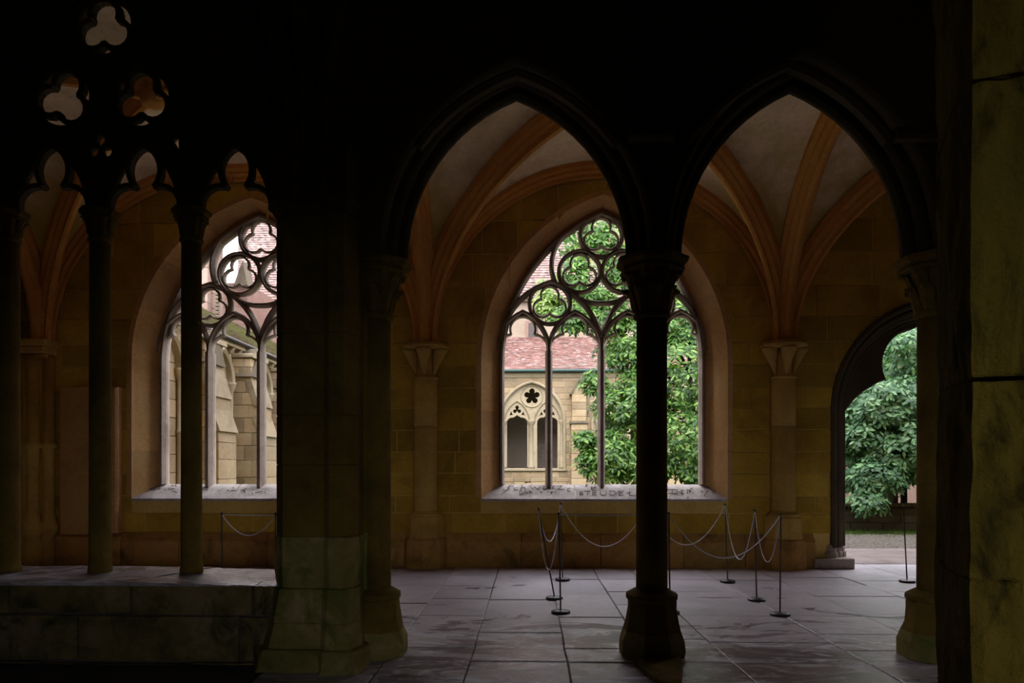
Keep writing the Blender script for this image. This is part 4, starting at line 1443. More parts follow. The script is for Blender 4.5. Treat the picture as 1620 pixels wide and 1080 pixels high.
# ---- big pillar close to the camera on the right
pil = empty('pillar', (1.6, 2.1, 0), 'massive rough dark pillar close to the camera at the right edge', 'pillar')
def pil_ring(z, rr, e=0.0):
    a_ = (PX(1481, 2.18), 2.18); b_ = (PX(1500, 1.90), 1.90); c_ = (PX(1536, 1.74), 1.74)
    pts = [a_, b_, c_, (c_[0] + .22, 1.66), (c_[0] + .5, 1.62), (c_[0] + .8, 1.8), (c_[0] + .9, 2.3), (c_[0] + .7, 2.62), (a_[0] + .36, 2.62)]
    cx_, cy_ = 1.6, 2.1
    return [(cx_ + (x - cx_) * (1 - e) , cy_ + (y - cy_) * (1 - e), z) for x, y in pts]
zj = [0, .62, 1.22, 1.715, 2.45, 3.1, 3.8, 4.6, 5.5, 7.19]
rp = random.Random(9)
for i in range(len(zj) - 1):
    MB().loft([pil_ring(zj[i] + .002, rp, .008), pil_ring(zj[i] + .01, rp), pil_ring(zj[i + 1] - .01, rp), pil_ring(zj[i + 1] - .002, rp, .008)]).build('stone_drum', M['near_rough'], pil)
    roughen(bpy.data.objects[[q.name for q in bpy.data.objects if q.parent == pil][-1]], 5, .014, .010)

# ================================================================ barrier posts and cords
posts = {}
def post(key, ub, vb, ut, vt, label, group='barrier posts'):
    y = F * EYE / (vb - HOR)
    xb_ = PX(ub, y)
    zt_ = EYE - (vt - HOR) * y / F
    xt_ = PX(ut, y)
    root = empty('barrier_post', (xb_, y, 0), label, 'barrier post', group)
    MB().lathe(xb_, y, [(.094, .0), (.098, .008), (.098, .018), (.085, .027), (.05, .034), (.018, .038), (.01, .045)], 24).build('base', M['iron'], root)
    pl_ = MB().tube([(xb_, y, .03), (xb_ * .5 + xt_ * .5, y, zt_ / 2), (xt_, y, zt_)], .0085, 8).build('pole', M['rust'], root)
    MB().lathe(xt_, y, [(.006, zt_ - .01), (.014, zt_ - .006), (.014, zt_ + .006), (.006, zt_ + .012), (.003, zt_ + .014)], 10).build('cap', M['iron'], pl_)
    posts[key] = Vector((xt_, y, zt_))
post('a', 877, 947, 852, 805, 'leaning barrier post, the leftmost in front of the window with the tree')
post('b', 887, 969, 884, 812, 'barrier post nearest to the camera, left of the slender column')
post('c', 890, 917, 887, 796, 'barrier post close to the far wall, left of the slender column')
post('d', 1060, 968, 1058, 811, 'barrier post half hidden behind the slender column base')
post('d2', 1028, 918, 1025, 797, 'barrier post hidden behind the slender column shaft')
post('e', 1151, 919, 1147, 797, 'barrier post below the right corner of the window with the tree')
post('f', 1197, 948, 1194, 806, 'barrier post in front of the wall shaft, second from the right of the row')
post('g', 1234, 971, 1235, 812, 'rightmost barrier post of the row before the far wall')
post('h', 1435, 918, 1429, 800, 'lone barrier post standing in the doorway')
post('i', 352, 962, 351, 813, 'barrier post behind the parapet, left of the broad pier')
post('j', 436, 962, 436, 813, 'barrier post hidden behind the left edge of the broad pier')
post('k', 520, 962, 520, 813, 'barrier post hidden behind the middle of the broad pier')
def rope(a, b, sag, label):
    p, q = posts[a], posts[b]
    n = 22
    pts = []
    for i in range(n + 1):
        t = i / n
        c = p.lerp(q, t)
        pts.append((c.x, c.y, c.z - .012 - sag * 4 * t * (1 - t)))
    o = MB().tube(pts, .0055, 6).build('rope', M['rope'])
    tag(o, label, 'rope', 'barrier ropes')
rope('a', 'c', .42, 'short cord sagging from the leaning post to the post by the far wall')
rope('a', 'b', .62, 'deep short loop of cord between the leaning post and the nearest post')
rope('c', 'd2', .55, 'long sagging cord left of the slender column')
rope('b', 'd', .008, 'taut straight cord left of the slender column')
rope('d2', 'e', .52, 'sagging cord right of the slender column under the sill')
rope('d', 'g', .44, 'long shallow cord crossing to the rightmost post of the row')
rope('e', 'f', .62, 'deep loop of cord between the sill corner post and its right neighbour')
rope('f', 'g', .52, 'deep narrow loop of cord ending at the rightmost post of the row')
rope('i', 'j', .22, 'sagging cord behind the parapet, left of the broad pier')
rope('i', 'k', .004, 'taut straight cord behind the parapet, left of the broad pier')

# ================================================================ the garden and what stands beyond
gr = MB().box(-40, 40, 12.95, 60, -.3, -.03).build('ground', M['soil'])
tag(gr, 'lawn and soil of the cloister garden', None, None, 'structure')
tag(MB().box(-40, 40, YO - .02, 12.95, -.3, -.035).build('ground', M['gravel']), 'unseen pale gravel along the cloister wall, added to bounce daylight inside', None, None, 'structure')
tag(MB().box(-40, 40, -40, -4.8, -.3, -.03).build('ground', M['soil']), 'ground behind the dark room', None, None, 'structure')
# cobbles outside the door
cb = MB(); rc = random.Random(3)
yy = 12.97
while yy < 15.7:
    x = 5.0
    while x < 10.4:
        s_ = rc.uniform(.10, .15); t_ = .11
        z_ = rc.uniform(-.012, .004)
        c_ = .02
        r0 = [(x, yy, -.06), (x + s_ - .012, yy, -.06), (x + s_ - .012, yy + t_ - .012, -.06), (x, yy + t_ - .012, -.06)]
        r1 = [(p[0], p[1], z_ - .02) for p in r0]
        r2 = [(x + c_, yy + c_, z_), (x + s_ - .012 - c_, yy + c_, z_), (x + s_ - .012 - c_, yy + t_ - .012 - c_, z_), (x + c_, yy + t_ - .012 - c_, z_)]
        cb.loft([r0, r1, r2])
        x += s_
    yy += t_
tag(cb.build('cobbles', M['cobble']), 'small worn cobbles between the paving and the grass outside the doorway', 'cobbles', None, 'stuff')
# grass tufts
gm = MB()
rg = random.Random(8)
for i in range(5200):
    x = rg.uniform(5.4, 11.0); y = rg.uniform(15.0, 16.6)
    if y < 15.6 and rg.random() < .72: continue
    h = rg.uniform(.02, .07); a = rg.uniform(0, 2 * PI); wd_ = .006
    dx, dy = math.cos(a), math.sin(a)
    lx, ly = rg.uniform(-.03, .03), rg.uniform(-.03, .03)
    gm.add([(x - dx * wd_, y - dy * wd_, -.03), (x + dx * wd_, y + dy * wd_, -.03), (x + lx, y + ly, h)], [(0, 1, 2)])
tag(gm.build('grass', M['grass']), 'short green grass at the far edge of the cobbles outside the doorway', 'grass', None, 'stuff')
# low dark wall behind the grass
lwll = empty('garden_wall', (8, 16.7, 0), 'low dark garden wall under the hanging leaves seen through the doorway', 'garden wall')
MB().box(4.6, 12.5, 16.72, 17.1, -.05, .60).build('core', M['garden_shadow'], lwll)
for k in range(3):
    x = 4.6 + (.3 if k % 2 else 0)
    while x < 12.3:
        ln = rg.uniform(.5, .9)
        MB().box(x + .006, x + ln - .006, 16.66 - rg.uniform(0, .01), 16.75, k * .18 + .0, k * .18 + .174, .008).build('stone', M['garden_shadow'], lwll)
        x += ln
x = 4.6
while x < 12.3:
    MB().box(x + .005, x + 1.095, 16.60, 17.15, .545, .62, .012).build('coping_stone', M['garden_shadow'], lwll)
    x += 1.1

# ---- opposite range
YO2 = 36.0
S2 = F / YO2
def Q(u, v, y=YO2): return P(u, v, y)
opp = empty('building', (1, YO2, 0), 'sandstone cloister range across the garden with a twin-light arch and pitched red roof', 'building')
ZE = Q(838, 589)[1]
def oc(u): return PX(u, YO2)
bay = PX(989, YO2) - PX(841, YO2)
bays = [PX(841, YO2) + bay * k for k in (-4, -3, -2, -1, 0, 1, 2, 3)]
OA = 52 / S2; OZS = Q(841, 668)[1]; OH = 64 / S2; ZSI = Q(841, 741)[1]
of = half_width(OA, OZS, OH, .01)
holes = [arch_open(b, OA, OZS, OH, ZSI, 12) for b in bays]
plate('wall_core', [(bays[0] - bay / 2, -.1), (bays[-1] + bay / 2, -.1), (bays[-1] + bay / 2, ZE), (bays[0] - bay / 2, ZE)], holes, YO2 + .02, YO2 + .5, M['beige_mortar'], opp)
rows2 = [.95 + .31 * i for i in range(int((ZE - .95) / .31) + 1)] + [ZE]
rows2 = sorted(set([round(z, 3) for z in rows2]))
if rows2[-1] - rows2[-2] < .12: rows2.pop(-2)
vis0, vis1 = bays[4] - bay * .62, bays[5] + bay * .45
stone_wall(opp, M['beige'], vis0, vis1, rows2, YO2 + .03, YO2, [(b, of, ZSI) for b in bays], .5, 1.05, 31, gap=.014)
stone_wall(opp, M['beige'], vis0, vis1, [-.05, .45, .72, .94], YO2 + .03, YO2 - .06, [], .8, 1.4, 32, name='base_stone', gap=.01)
def opp_bay(bx):
    yy = YO2
    c = lambda u: bx + (u - 841) / S2
    z = lambda v: EYE + (HOR - v) / S2
    # hood and moulded arch
    pth_ = [(bx - OA, ZSI)] + arch(bx, OA, OZS, OH, 12) + [(bx + OA, ZSI)]
    MB().sweep_xz(pth_, [(-.06, yy - .05), (.0, yy - .09), (.07, yy - .05), (.07, yy + .1), (-.06, yy + .1)]).build('arch_moulding', M['pale_trim'], opp)
    # tracery plate with two lights and a cinquefoil oculus
    outl = arch_open(bx, OA, OZS, OH, ZSI, 12)
    hs = []
    for lc in (-23, 25):
        cx_ = bx + lc / S2
        a_ = 16.5 / S2
        zs_, h_ = z(667), 30 / S2
        lobes_ = []
        L_ = [(cx_ - a_, ZSI + .01), (cx_ - a_, z(669))]
        L_ += arc3((cx_ - a_, z(669)), (cx_ - a_ * .75, z(661)), (cx_ - a_ * .38, z(660)), 5)[1:]
        L_ += [(cx_, z(656))]
        Rr = [(2 * cx_ - x_, z_) for x_, z_ in reversed(L_[:-1])]
        hs.append(L_ + Rr)
        tf = []
        for l in foil(cx_, z(648), 7.5 / S2, 3, PI / 2, .46, 5): tf += l[:-1]
        hs.append(tf)
        for s in (-1, 1):
            hs.append([(cx_ + s * 6 / S2, z(656)), (cx_ + s * 13 / S2, z(657)), (cx_ + s * 9.5 / S2, z(650))])
    cf = []
    for l in foil(bx + .5 / S2, z(626.5), 13 / S2, 5, PI / 2, .33, 6): cf += l[:-1]
    hs.append(cf)
    plate('tracery', outl, hs, yy + .12, yy + .32, M['pale_trim'], opp, .012)
    MB().sweep_xz(circle(bx + .5 / S2, z(626.5), 17 / S2, 28), [(-.05, yy + .12), (0, yy + .06), (.05, yy + .12)], closed=True).build('oculus_ring', M['pale_trim'], opp)
    for lc in (-23, 25):
        cx_ = bx + lc / S2
        MB().sweep_xz(arch(cx_, 20 / S2, z(667), 33 / S2, 8), [(-.05, yy + .13), (0, yy + .04), (.05, yy + .13)]).build('light_arch', M['pale_trim'], opp)
    for u, r in ((797.5, .10), (840, .13), (846, .0), (889, .10)):
        if r == 0: continue
        MB().lathe(c(u), yy + .14, [(r * 1.5, ZSI), (r * 1.5, ZSI + .12), (r, ZSI + .2), (r, z(672)), (r * 1.2, z(671)), (r * 1.6, z(666)), (r * 1.6, z(664))], 10).build('shaft', M['pale_trim'], opp)
    MB().box(bx - OA - .12, bx + OA + .12, yy - .1, yy + .45, ZSI - .13, ZSI, .02).build('sill', M['pale_trim'], opp)
def buttress(bx):
    yy = YO2
    z = lambda v: EYE + (HOR - v) / S2
    b0 = bx + bay / 2
    hw = 11 / S2
    # shaft in stones
    vv_ = [(-.05, 0), ]
    zz = [-.05, .5, .9, 1.3, 1.75, 2.15, 2.6, 3.0, 3.35, z(672)]
    for i in range(len(zz) - 1):
        MB().box(b0 - hw - .04, b0 + hw + .04, yy - .75, yy, zz[i] + .006, zz[i + 1] - .006, .012).build('buttress_stone', M['beige'], opp)
    MB().box(b0 - hw - .1, b0 + hw + .1, yy - .82, yy, z(672), z(667), .03).build('buttress_ledge', M['grey_stone'], opp)
    zz = [z(667), z(660), z(649), z(638), z(626)]
    for i in range(len(zz) - 1):
        MB().box(b0 - hw, b0 + hw, yy - .6, yy, zz[i] + .006, zz[i + 1] - .006, .012).build('buttress_stone', M['beige'], opp)
    # gabled cap
    g = [(b0 - hw - .06, z(626)), (b0 + hw + .06, z(626)), (b0, z(603))]
    MB().loft([[(x, yy - .58, zz_) for x, zz_ in g], [(x, yy, zz_) for x, zz_ in g]]).build('gable', M['beige'], opp)
    MB().sweep_xz([g[0], g[2], g[1]], [(-.02, yy - .68), (.06, yy - .68), (.06, yy), (-.02, yy)]).build('gable_coping', M['grey_stone'], opp)
for i, bx in enumerate(bays):
    opp_bay(bx)
    if i < len(bays) - 1: buttress(bx)
x0, x1 = bays[0] - bay / 2, bays[-1] + bay / 2
MB().loft([[(x, YO2 + .1, ZE - .30), (x, YO2 - .05, ZE - .27), (x, YO2 - .12, ZE - .1), (x, YO2 - .12, ZE), (x, YO2 + .1, ZE)] for x in (x0, x1)]).build('cornice', M['pale_trim'], opp)
MB().tube([(x0, YO2 - .28, ZE + .05), (x1, YO2 - .28, ZE + .05)], .09, 8).build('gutter', M['gutter'], opp)
# walk behind the arches
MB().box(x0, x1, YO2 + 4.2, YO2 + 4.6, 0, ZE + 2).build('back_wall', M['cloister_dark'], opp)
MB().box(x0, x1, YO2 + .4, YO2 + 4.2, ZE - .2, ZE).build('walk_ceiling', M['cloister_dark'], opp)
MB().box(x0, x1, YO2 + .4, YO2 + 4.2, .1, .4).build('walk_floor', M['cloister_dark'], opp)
gx = PX(860, YO2 + .6)
for i in range(5): MB().box(gx - .3 + i * .16, gx - .27 + i * .16, YO2 + .6, YO2 + .63, .4, PZ(860, 702, YO2 + .6)).build('grille_bar', M['iron'], opp)
for i in range(9): MB().box(gx - .3, gx + .37, YO2 + .58, YO2 + .61, 1.0 + i * .2, 1.03 + i * .2).build('grille_bar', M['iron'], opp)


def tiled_roof(name, p00, p10, p01, p11, mat, parent, rowh=.16, step=.03, label=None):
    """p00,p10 eave ends; p01,p11 ridge ends; stepped courses of tiles with a UV in metres"""
    p00, p10, p01, p11 = map(Vector, (p00, p10, p01, p11))
    L = (p01 - p00).length
    n = max(2, int(L / rowh))
    nrm = (p10 - p00).cross(p01 - p00).normalized()
    if nrm.z < 0: nrm = -nrm
    W_ = (p10 - p00).length
    cnt = max(4, int(W_ / .19))
    rt = random.Random(int(L * 100))
    vv, ff, uv = [], [], []
    seg = max(1, cnt // 2)
    for i in range(n):
        a, b = i / n, (i + 1) / n
        q = [rt.uniform(-.008, .012) for _ in range(seg + 1)]
        for s in range(seg):
            t0, t1 = s / seg, (s + 1) / seg
            def pt(t, k, o): return tuple(p00.lerp(p10, t).lerp(p01.lerp(p11, t), k) + nrm * o)
            base = len(vv)
            h = step + q[s]
            vv += [pt(t0, a, h), pt(t1, a, h), pt(t1, b, 0.0), pt(t0, b, 0.0), pt(t0, a, -.01), pt(t1, a, -.01)]
            ff += [(base, base + 1, base + 2, base + 3), (base + 4, base + 5, base + 1, base)]
            u0, u1, v0, v1 = t0 * W_, t1 * W_, i * rowh + .01, (i + 1) * rowh - .002
            uv += [(u0, v0), (u1, v0), (u1, v1), (u0, v1), (u0, v0), (u1, v0), (u1, v0), (u0, v0)]
    me = bpy.data.meshes.new(name)
    me.from_pydata(vv, [], ff)
    ul = me.uv_layers.new(name='UVMap')
    ul.data.foreach_set('uv', [c for p in uv for c in p])
    me.materials.append(mat)
    o = bpy.data.objects.new(name, me)
    C.objects.link(o)
    if parent is not None:
        o.parent = parent
        o.matrix_parent_inverse = Matrix.Translation(-Vector(parent.location))
    o['kind'] = 'stuff'
    return o
YU = 39.6
zr_ = PZ(838, 533, YU)
tiled_roof('roof_tiles', (x0, YO2 - .3, ZE + .08), (x1, YO2 - .3, ZE + .08), (x0, YU, zr_), (x1, YU, zr_), M['tiles'], opp)

hall = empty('building', (0, YU, 0), 'taller rendered building with a steep weathered red roof behind the cloister range', 'building')
zU = PZ(838, 474, YU)
hx0, hx1 = PX(385, YU), 26.0
MB().box(hx0, hx1, YU, YU + 9, 0, zU).build('wall', M['render'], hall)
xw0, xw1 = PX(836, YU), PX(851, YU)
zw0, zw1 = PZ(843, 534, YU), PZ(843, 511, YU)
for k in range(-5, 4):
    d_ = k * 4.3
    wf_ = MB().box(xw0 + d_ - .15, xw1 + d_ + .15, YU - .06, YU + .02, zw0 - .12, zw1 + .15, .02).build('window_frame', M['pink'], hall)
    MB().box(xw0 + d_, xw1 + d_, YU - .075, YU - .055, zw0, zw1).build('window_pane', M['iron'], wf_)
    for q in (1, 2, 3): MB().box(xw0 + d_, xw1 + d_, YU - .09, YU - .07, zw0 + (zw1 - zw0) * q / 4 - .01, zw0 + (zw1 - zw0) * q / 4 + .01).build('glazing_bar', M['grey_stone'], wf_)
MB().box(hx0 - .1, hx1, YU - .3, YU, zU - .15, zU + .05, .02).build('eave', M['grey_stone'], hall)
tiled_roof('roof_tiles', (hx0 - .2, YU - .4, zU), (hx1, YU - .4, zU), (PX(385, YU + 7) - .2, YU + 7, zU + 12.2), (hx1, YU + 7, zU + 12.2), M['tiles_old'], hall, .2, .035)

# gabled pink building between the tower and the hall
pk = empty('building', (PX(365, 34), 34, 0), 'low pink sandstone building with a grey gable beside the tall pink block', 'building')
pz0, pz1 = 0, PZ(370, 447, 34)
px0, px1 = PX(330, 34), PX(392, 34)
MB().box(px0, px1, 34, 38, 0, pz1).build('wall', M['pink'], pk)
stone_wall(pk, M['pink'], px0, px1, [6.0 + .42 * i for i in range(int((pz1 - 6) / .42) + 1)], 34.02, 33.97, [], .7, 1.2, 77)
gx0, gx1, gz = PX(372, 33.9), PX(394, 33.9), pz1
MB().loft([[(gx0, y, gz - .2), (gx1, y, gz - .2), ((gx0 + gx1) / 2 + .1, y, gz + 1.0)] for y in (33.7, 34.6)]).build('gable', M['grey_stone'], pk)

# tall pink block (church transept)
TX1 = PX(343, 22.0)
tw = empty('building', (TX1 - 3, 22, 0), 'tall pink sandstone church block rising behind the mossy roof', 'building')
tp = [(TX1 - 8, 22.03), (TX1 - .02, 22.03), (TX1 - .02, 22.5), (TX1 - 4.6, 30), (TX1 - 9, 30)]
MB().loft([[(x, y, 0) for x, y in tp], [(x, y, 24) for x, y in tp]]).build('wall_core', M['pink'], tw)
stone_wall(tw, M['pink'], TX1 - 4.2, TX1, [5.6 + .48 * i for i in range(16)], 22.05, 22.0, [], .8, 1.5, 51)
bx_ = TX1 - .28
for i in range(14): MB().box(bx_ - .32, bx_ + .1, 21.75, 22.02, 5.6 + i * .55 + .006, 5.6 + (i + 1) * .55 - .006, .012).build('buttress_stone', M['pink'], tw)
lx_ = PX(341, 21.9)
for i in range(9): MB().box(PX(339.5, 21.6), PX(344.5, 21.6), 21.6, 21.75, PZ(340, 502 - i * 6, 21.6), PZ(340, 498 - i * 6, 21.6), .0).build('louvre_slat', M['grey_stone'], tw)

# ---- left wing with buttresses
WX = -7.0
wing = empty('building', (WX, 16, 0), 'buttressed sandstone wing with mossy tiled roof seen through the left window', 'building')
ZW = EYE + .415 * 7.0
YW1 = 33.0
MB().box(WX - 3.6, WX - .03, YO + .1, YW1, 0, ZW).build('wall_core', M['beige_mortar'], wing)
def wf(p):      # local (a along y, depth, z) -> wing face; stones are made facing -y and then turned to face +x
    return (WX - p[1], p[0], p[2])
rows3 = [.3 + .36 * i for i in range(12)]
rows3 = [z for z in rows3 if z < ZW - .3] + [ZW - .12]
stone_wall(wing, M['beige'], YO + .2, 20.5, rows3, .05, 0.0, [], .45, .85, 61, gap=.006, xf=wf)
YB = [13.85, 16.2, 18.6, 21.0, 23.4]
def wing_buttress(yb):
    hw = .42
    # profile in x,z, stepping in twice, lofted along y in stones
    z_steps = [0, .45, .85, 1.25, 1.65, 2.0, 2.3, 2.65, 2.95, 3.25, 3.53, 3.85, 4.05]
    def out(z): return .74 if z < 2.25 else (.74 - (z - 2.25) * .3 if z < 2.66 else (.61 if z < 2.94 else (max(.45, .61 - (z - 2.94) * .27) if z < 3.53 else .45)))
    for i in range(len(z_steps) - 1):
        z0, z1 = z_steps[i] + .006, z_steps[i + 1] - .006
        c_ = .01
        x0_ = WX - .02
        xm_ = WX + out(z0) * (.62 if i % 2 else .38)
        MB().loft([[(x0_, yb, z), (xm_ - .004, yb, z), (xm_ - .004, yb + 2 * hw, z), (x0_, yb + 2 * hw, z)] for z in (z0, z1)]).build('buttress_stone', M['beige'], wing)
        MB().loft([[(xm_ + .004, yb, z), (WX + out(z) - c_, yb, z), (WX + out(z), yb + c_, z), (WX + out(z), yb + 2 * hw, z), (xm_ + .004, yb + 2 * hw, z)] for z in (z0, z1)]).build('buttress_stone', M['beige'], wing)
    for (za, zb_2, xa_, xb_2) in ((2.22, 2.68, .78, .60), (2.93, 3.55, .65, .44)):
        MB().loft([[(WX + xa_, yb - .03, za), (WX + xa_, yb + 2 * hw + .03, za), (WX + xa_ - .12, yb + 2 * hw + .03, za), (WX + xa_ - .12, yb - .03, za)], [(WX + xb_2 + .02, yb - .03, zb_2), (WX + xb_2 + .02, yb + 2 * hw + .03, zb_2), (WX + xb_2 - .12, yb + 2 * hw + .03, zb_2), (WX + xb_2 - .12, yb - .03, zb_2)]]).build('weathering', M['weathering'], wing)
    MB().box(WX, WX + .52, yb - .05, yb + 2 * hw + .05, 4.06, 4.16, .02).build('buttress_cap', M['pale_trim'], wing)
    # gabled cap facing the garden
    gz0, gz1 = 3.62, 4.34
    MB().loft([[(x_, yb - .05, gz0), (x_, yb + 2 * hw + .05, gz0), (x_, yb + hw, gz1)] for x_ in (WX, WX + .50)]).build('gable', M['grey_stone'], wing)
    # colonnette and blind arch next to the buttress
    ys, xs = yb - .22, WX + .06
    MB().lathe(xs, ys, [(.11, .4), (.11, .75), (.08, .82), (.055, .9), (.055, 2.15), (.08, 2.17), (.08, 2.22), (.055, 2.24), (.055, 3.20), (.065, 3.22), (.12, 3.40), (.13, 3.45)], 12).build('colonnette', M['pale_trim'], wing)
for yb in YB: wing_buttress(yb)
for i in range(len(YB)):
    y1_ = YB[i] - .22; y0_ = (YB[i - 1] + .84 + .16) if i else YO + .6
    cy_ = (y0_ + y1_) / 2; a_ = (y1_ - y0_) / 2
    pts = arch(cy_, a_, 3.42, .72, 10)
    mb = MB().sweep_xz(pts, [(-.05, -.13), (.0, -.17), (.06, -.13), (.06, .0), (-.05, 0)])
    mb.v = [wf(p) for p in mb.v]
    mb.build('blind_arch', M['pale_trim'], wing)
# corbel table, eave and roof
for i in range(34):
    y_ = YO + .4 + i * .42
    MB().loft([[(WX, y_, ZW - .26), (WX + .05, y_, ZW - .26), (WX + .14, y_, ZW - .14), (WX, y_, ZW - .14)], [(WX, y_ + .14, ZW - .26), (WX + .05, y_ + .14, ZW - .26), (WX + .14, y_ + .14, ZW - .14), (WX, y_ + .14, ZW - .14)]]).build('corbel', M['pale_trim'], wing)
MB().box(WX - .1, WX + .16, YO + .1, YW1, ZW - .13, ZW - .03).build('cornice', M['pale_trim'], wing)
MB().tube([(WX + .2, YO + .1, ZW + .0), (WX + .2, YW1, ZW + .0)], .055, 8).build('gutter', M['iron'], wing)
tiled_roof('roof_tiles', (WX + .18, YO + .1, ZW), (WX + .18, YW1, ZW), (WX - 3.5, YO + .1, ZW + 2.2), (WX - 3.5, YW1, ZW + 2.2), M['tiles_moss'], wing, .16, .025)

# right wing, mostly behind the leaves
rw = empty('building', (15, 24, 0), 'shaded garden range on the right, behind the leaves seen through the doorway', 'building')
MB().box(15, 16, YO, 36, 0, 6).build('wall', M['pink'], rw)
tiled_roof('roof_tiles', (14.7, YO, 6), (14.7, 36, 6), (20, YO, 9.5), (20, 36, 9.5), M['tiles_old'], rw, .4, .03)

# ================================================================ trees
def leaf_data(L, W_):
    v = np.array([(0, 0, 0), (.38 * L, .46 * W_, .02), (.38 * L, -.46 * W_, .02), (.74 * L, .42 * W_, -.01), (.74 * L, -.42 * W_, -.01), (L, 0, -.06 * L)])
    f = [(0, 2, 1), (1, 2, 4, 3), (3, 4, 5)]
    return v, f
def foliage(blobs, L, W_, seed, view=Vector((0, 0, 1.5)), whorl=7, tone=None):
    """blobs: (centre, (rx, ry, rz), whorls). returns list of 4x4 leaf matrices"""
    g = np.random.default_rng(seed)
    mats = []
    for (c, r, n) in blobs:
        for _ in range(n):
            d = g.normal(size=3); d /= np.linalg.norm(d)
            rad = g.uniform(.35, 1.0) ** .5
            p = np.array(c) + d * np.array(r) * rad
            ax = d * np.array((1, 1, .6)) + np.array((0, -.25, .75)); ax /= np.linalg.norm(ax)
            up = np.array((0, 0, 1.0)) if abs(ax[2]) < .95 else np.array((1.0, 0, 0))
            e1 = np.cross(ax, up); e1 /= np.linalg.norm(e1); e2 = np.cross(ax, e1)
            ph = g.uniform(0, 2 * PI)
            k = int(g.integers(whorl - 2, whorl + 2))
            for i in range(k):
                a = ph + 2 * PI * i / k + g.uniform(-.25, .25)
                tilt = g.uniform(-.35, .55)
                X = (math.cos(a) * e1 + math.sin(a) * e2) * math.cos(tilt) + ax * math.sin(tilt)
                X[2] -= .15
                X /= np.linalg.norm(X)
                Zx = ax - X * ax.dot(X); Zx /= np.linalg.norm(Zx)
                Y = np.cross(Zx, X)
                s = g.uniform(.7, 1.15)
                m = np.eye(4); m[:3, 0] = X * s; m[:3, 1] = Y * s; m[:3, 2] = Zx * s; m[:3, 3] = p + X * .02
                mats.append(m)
    return mats
def build_leaves(mats, L, W_, mat, parent, n_parts, name='leaf'):
    v, f = leaf_data(L, W_)
    cam_ = np.array((0, 0, 1.5))
    dist = [np.linalg.norm(m[:3, 3] - cam_) for m in mats]
    order = np.argsort(dist)
    # only leaves that fall inside one of the openings are kept as parts
    picked = []
    for i in order:
        p = mats[i][:3, 3]
        d = -p[0] * SY + p[1] * CY
        u = 810 + F * (p[0] * CY + p[1] * SY) / d
        vv_ = HOR - F * (p[2] - EYE) / d
        if ((1345 < u < 1447 and 525 < vv_ < 825) or (1058 < u < 1106 and 500 < vv_ < 760) or (880 < u < 945 and 350 < vv_ < 760) or (956 < u < 1006 and 360 < vv_ < 760)):
            picked.append(i)
            if len(picked) >= n_parts: break
    ps = set(picked)
    me = bpy.data.meshes.new(name)
    me.from_pydata([tuple(p) for p in v], [], f)
    me.materials.append(mat)
    for i in picked:
        o = bpy.data.objects.new(name, me)
        C.objects.link(o)
        o.parent = parent
        o.matrix_parent_inverse = Matrix.Translation(-Vector(parent.location))
        o.matrix_basis = Matrix([list(r) for r in mats[i]])
    rest = [m for i, m in enumerate(mats) if i not in ps]
    R = np.array(rest)
    allv = np.einsum('nij,kj->nki', R[:, :3, :3], v) + R[:, None, :3, 3]
    n = len(rest)
    allf = []
    for q in range(n):
        b = q * 6
        allf += [tuple(b + t for t in ff_) for ff_ in f]
    me2 = bpy.data.meshes.new('foliage')
    me2.from_pydata(allv.reshape(-1, 3).tolist(), [], allf)
    me2.materials.append(mat)
    o = bpy.data.objects.new('foliage', me2)
    C.objects.link(o)
    o.parent = parent
    o.matrix_parent_inverse = Matrix.Translation(-Vector(parent.location))
    o['kind'] = 'stuff'
    return o
def blob(u, v, ru, rv, y, n, ry=None):
    x_, z_ = P(u, v, y)
    return ((x_, y, z_), (ru * y / F, ry or max(ru, rv) * y / F * .8, rv * y / F), n)
def branches(parent, pts_list, mat):
    for pts, r0 in pts_list:
        n = len(pts)
        MB().tube(pts, [r0 * (1 - .8 * i / (n - 1)) for i in range(n)], 7).build('branch', mat, parent)

YTREE = 20.0
xt = PX(1093, YTREE + .6)
tree = empty('tree', (xt, YTREE + .6, 0), 'big leafy magnolia tree in the garden filling the right half of the window', 'tree')
MB().tube([(xt, YTREE + .6, -.1), (xt + .03, YTREE + .6, 1.2), (xt - .05, YTREE + .6, 2.4), (xt, YTREE + .7, 4.2), (xt - .1, YTREE + .7, 6.5)], [.13, .09, .085, .07, .03], 10).build('trunk', M['bark'], tree)
def W(u, v, y): x_, z_ = P(u, v, y); return (x_, y, z_)
branches(tree, [([(xt, YTREE + .6, 2.4), W(1040, 660, YTREE), W(985, 640, YTREE - .3), W(925, 700, YTREE - .8)], .05),
                ([(xt, YTREE + .6, 3.3), W(1030, 560, YTREE), W(965, 520, YTREE - .3), W(890, 490, YTREE - .6)], .05),
                ([(xt, YTREE + .7, 4.2), W(1040, 480, YTREE), W(960, 430, YTREE - .4), W(925, 400, YTREE - .6)], .05),
                ([(xt, YTREE + .7, 5.0), W(1060, 430, YTREE), W(1000, 370, YTREE), W(955, 360, YTREE - .2)], .04),
                ([(xt, YTREE + .6, 2.8), W(1150, 600, YTREE), W(1220, 580, YTREE)], .05)], M['bark'])
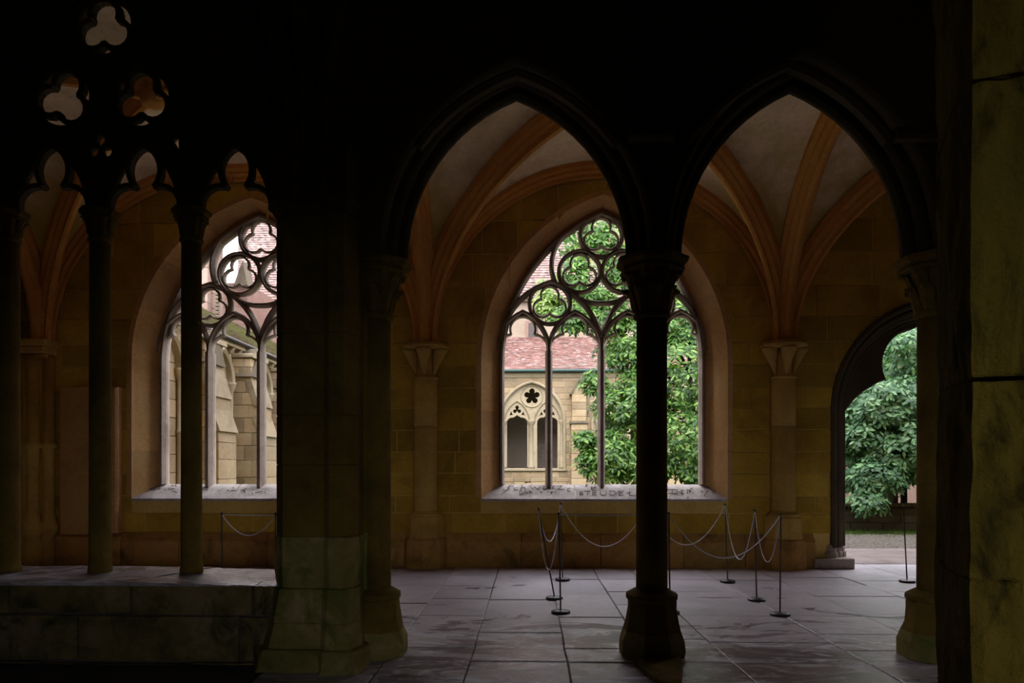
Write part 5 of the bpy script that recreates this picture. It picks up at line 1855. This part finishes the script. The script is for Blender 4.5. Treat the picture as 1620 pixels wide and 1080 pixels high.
blobs = [blob(1085, 575, 120, 85, YTREE, 520), blob(1075, 690, 120, 75, YTREE, 520), blob(1000, 545, 62, 50, YTREE, 230), blob(1000, 640, 66, 42, YTREE - .6, 280),
         blob(965, 722, 46, 42, YTREE - 1.0, 260), blob(1010, 735, 60, 30, YTREE - .8, 200), blob(925, 695, 18, 14, YTREE - 1.2, 40), blob(932, 730, 22, 20, YTREE - 1.2, 60), blob(940, 605, 22, 20, YTREE - .8, 50),
         blob(905, 505, 34, 24, YTREE - .6, 95), blob(965, 500, 40, 32, YTREE - .4, 150), blob(912, 432, 32, 28, YTREE - .6, 75),
         blob(948, 372, 34, 30, YTREE - .2, 110), blob(985, 425, 40, 38, YTREE, 150), blob(900, 380, 18, 30, YTREE - .3, 40), blob(935, 468, 40, 16, YTREE - .3, 70),
         blob(1080, 490, 80, 60, YTREE + .4, 320), blob(1050, 410, 70, 60, YTREE, 220), blob(1180, 600, 90, 130, YTREE + .5, 420), blob(1160, 450, 90, 80, YTREE + .5, 250), blob(1090, 735, 60, 30, YTREE - .5, 120)]
build_leaves(foliage(blobs, .22, .072, 5), .22, .072, M['leaf'], tree, 300)

# paler young growth of the same tree, reaching left in front of the roofs
t2b = [blob(868, 482, 25, 24, 20.4, 170), blob(884, 500, 16, 12, 20.2, 30), blob(861, 452, 14, 9, 20.6, 12), blob(985, 385, 16, 22, 20.4, 30), blob(925, 395, 24, 14, 20.4, 36)]
build_leaves(foliage(t2b, .17, .075, 12), .17, .075, M['leaf_pale'], tree, 0)['label'] = 'pale yellow-green young leaves'
branches(tree, [([W(965, 520, YTREE - .3), W(920, 505, YTREE), W(868, 485, 20.4)], .03)], M['bark'])

# bush seen through the doorway
YBU = 16.9
xb_ = PX(1440, YBU)
bush = empty('bush', (xb_, YBU + .6, 0), 'large glossy green bush hanging over the low wall outside the doorway', 'bush')
MB().tube([(xb_, YBU + .7, -.1), (xb_ - .1, YBU + .6, 1.2), (xb_, YBU + .4, 3.4)], [.11, .09, .04], 9).build('trunk', M['bark'], bush)
branches(bush, [([(xb_, YBU + .6, 1.2), W(1400, 720, YBU), W(1370, 780, YBU - .6)], .04), ([(xb_, YBU + .6, 1.5), W(1410, 650, YBU), W(1360, 620, YBU - .3)], .04)], M['bark'])
bb = [blob(1400, 640, 70, 45, YBU - .3, 380), blob(1425, 700, 90, 60, YBU - .1, 520), blob(1385, 755, 46, 32, YBU - .7, 170), blob(1372, 795, 30, 20, YBU - .9, 80), blob(1372, 690, 40, 40, YBU - .4, 120), blob(1450, 560, 60, 40, YBU + .2, 160), blob(1500, 650, 90, 120, YBU + .2, 420), blob(1430, 540, 26, 14, YBU - .5, 24), blob(1340, 660, 50, 60, YBU, 160)]
build_leaves(foliage(bb, .20, .068, 8), .20, .068, M['leaf_dark'], bush, 300)
# dense dark hedge mass behind it
hb = [blob(1430, 590, 130, 90, 19.5, 700), blob(1400, 720, 110, 60, 19.5, 380), blob(1300, 620, 80, 110, 20, 300)]
hedge = empty('hedge', (PX(1430, 19.5), 19.5, 0), 'dark dense hedge behind the glossy bush outside the doorway', 'hedge')
MB().tube([(PX(1430, 19.6), 19.6, -.1), (PX(1430, 19.6), 19.6, 3.5)], [.1, .04], 8).build('trunk', M['bark'], hedge)
build_leaves(foliage(hb, .26, .13, 9), .26, .13, M['leaf_dark'], hedge, 0)

# ---- portals that help the renderer find the daylight
for wd in (W_MAIN, W_LEFT, W_NEXT): portal(wd['x'], YO + .1, 3.3, 3.4, 4.4, (-PI / 2, 0, 0))
portal(DX, YO + .1, 1.9, 2.7, 3.9, (-PI / 2, 0, 0))
portal(2.35, -4.9, 1.7, 1.9, 2.0, (PI / 2, 0, 0))
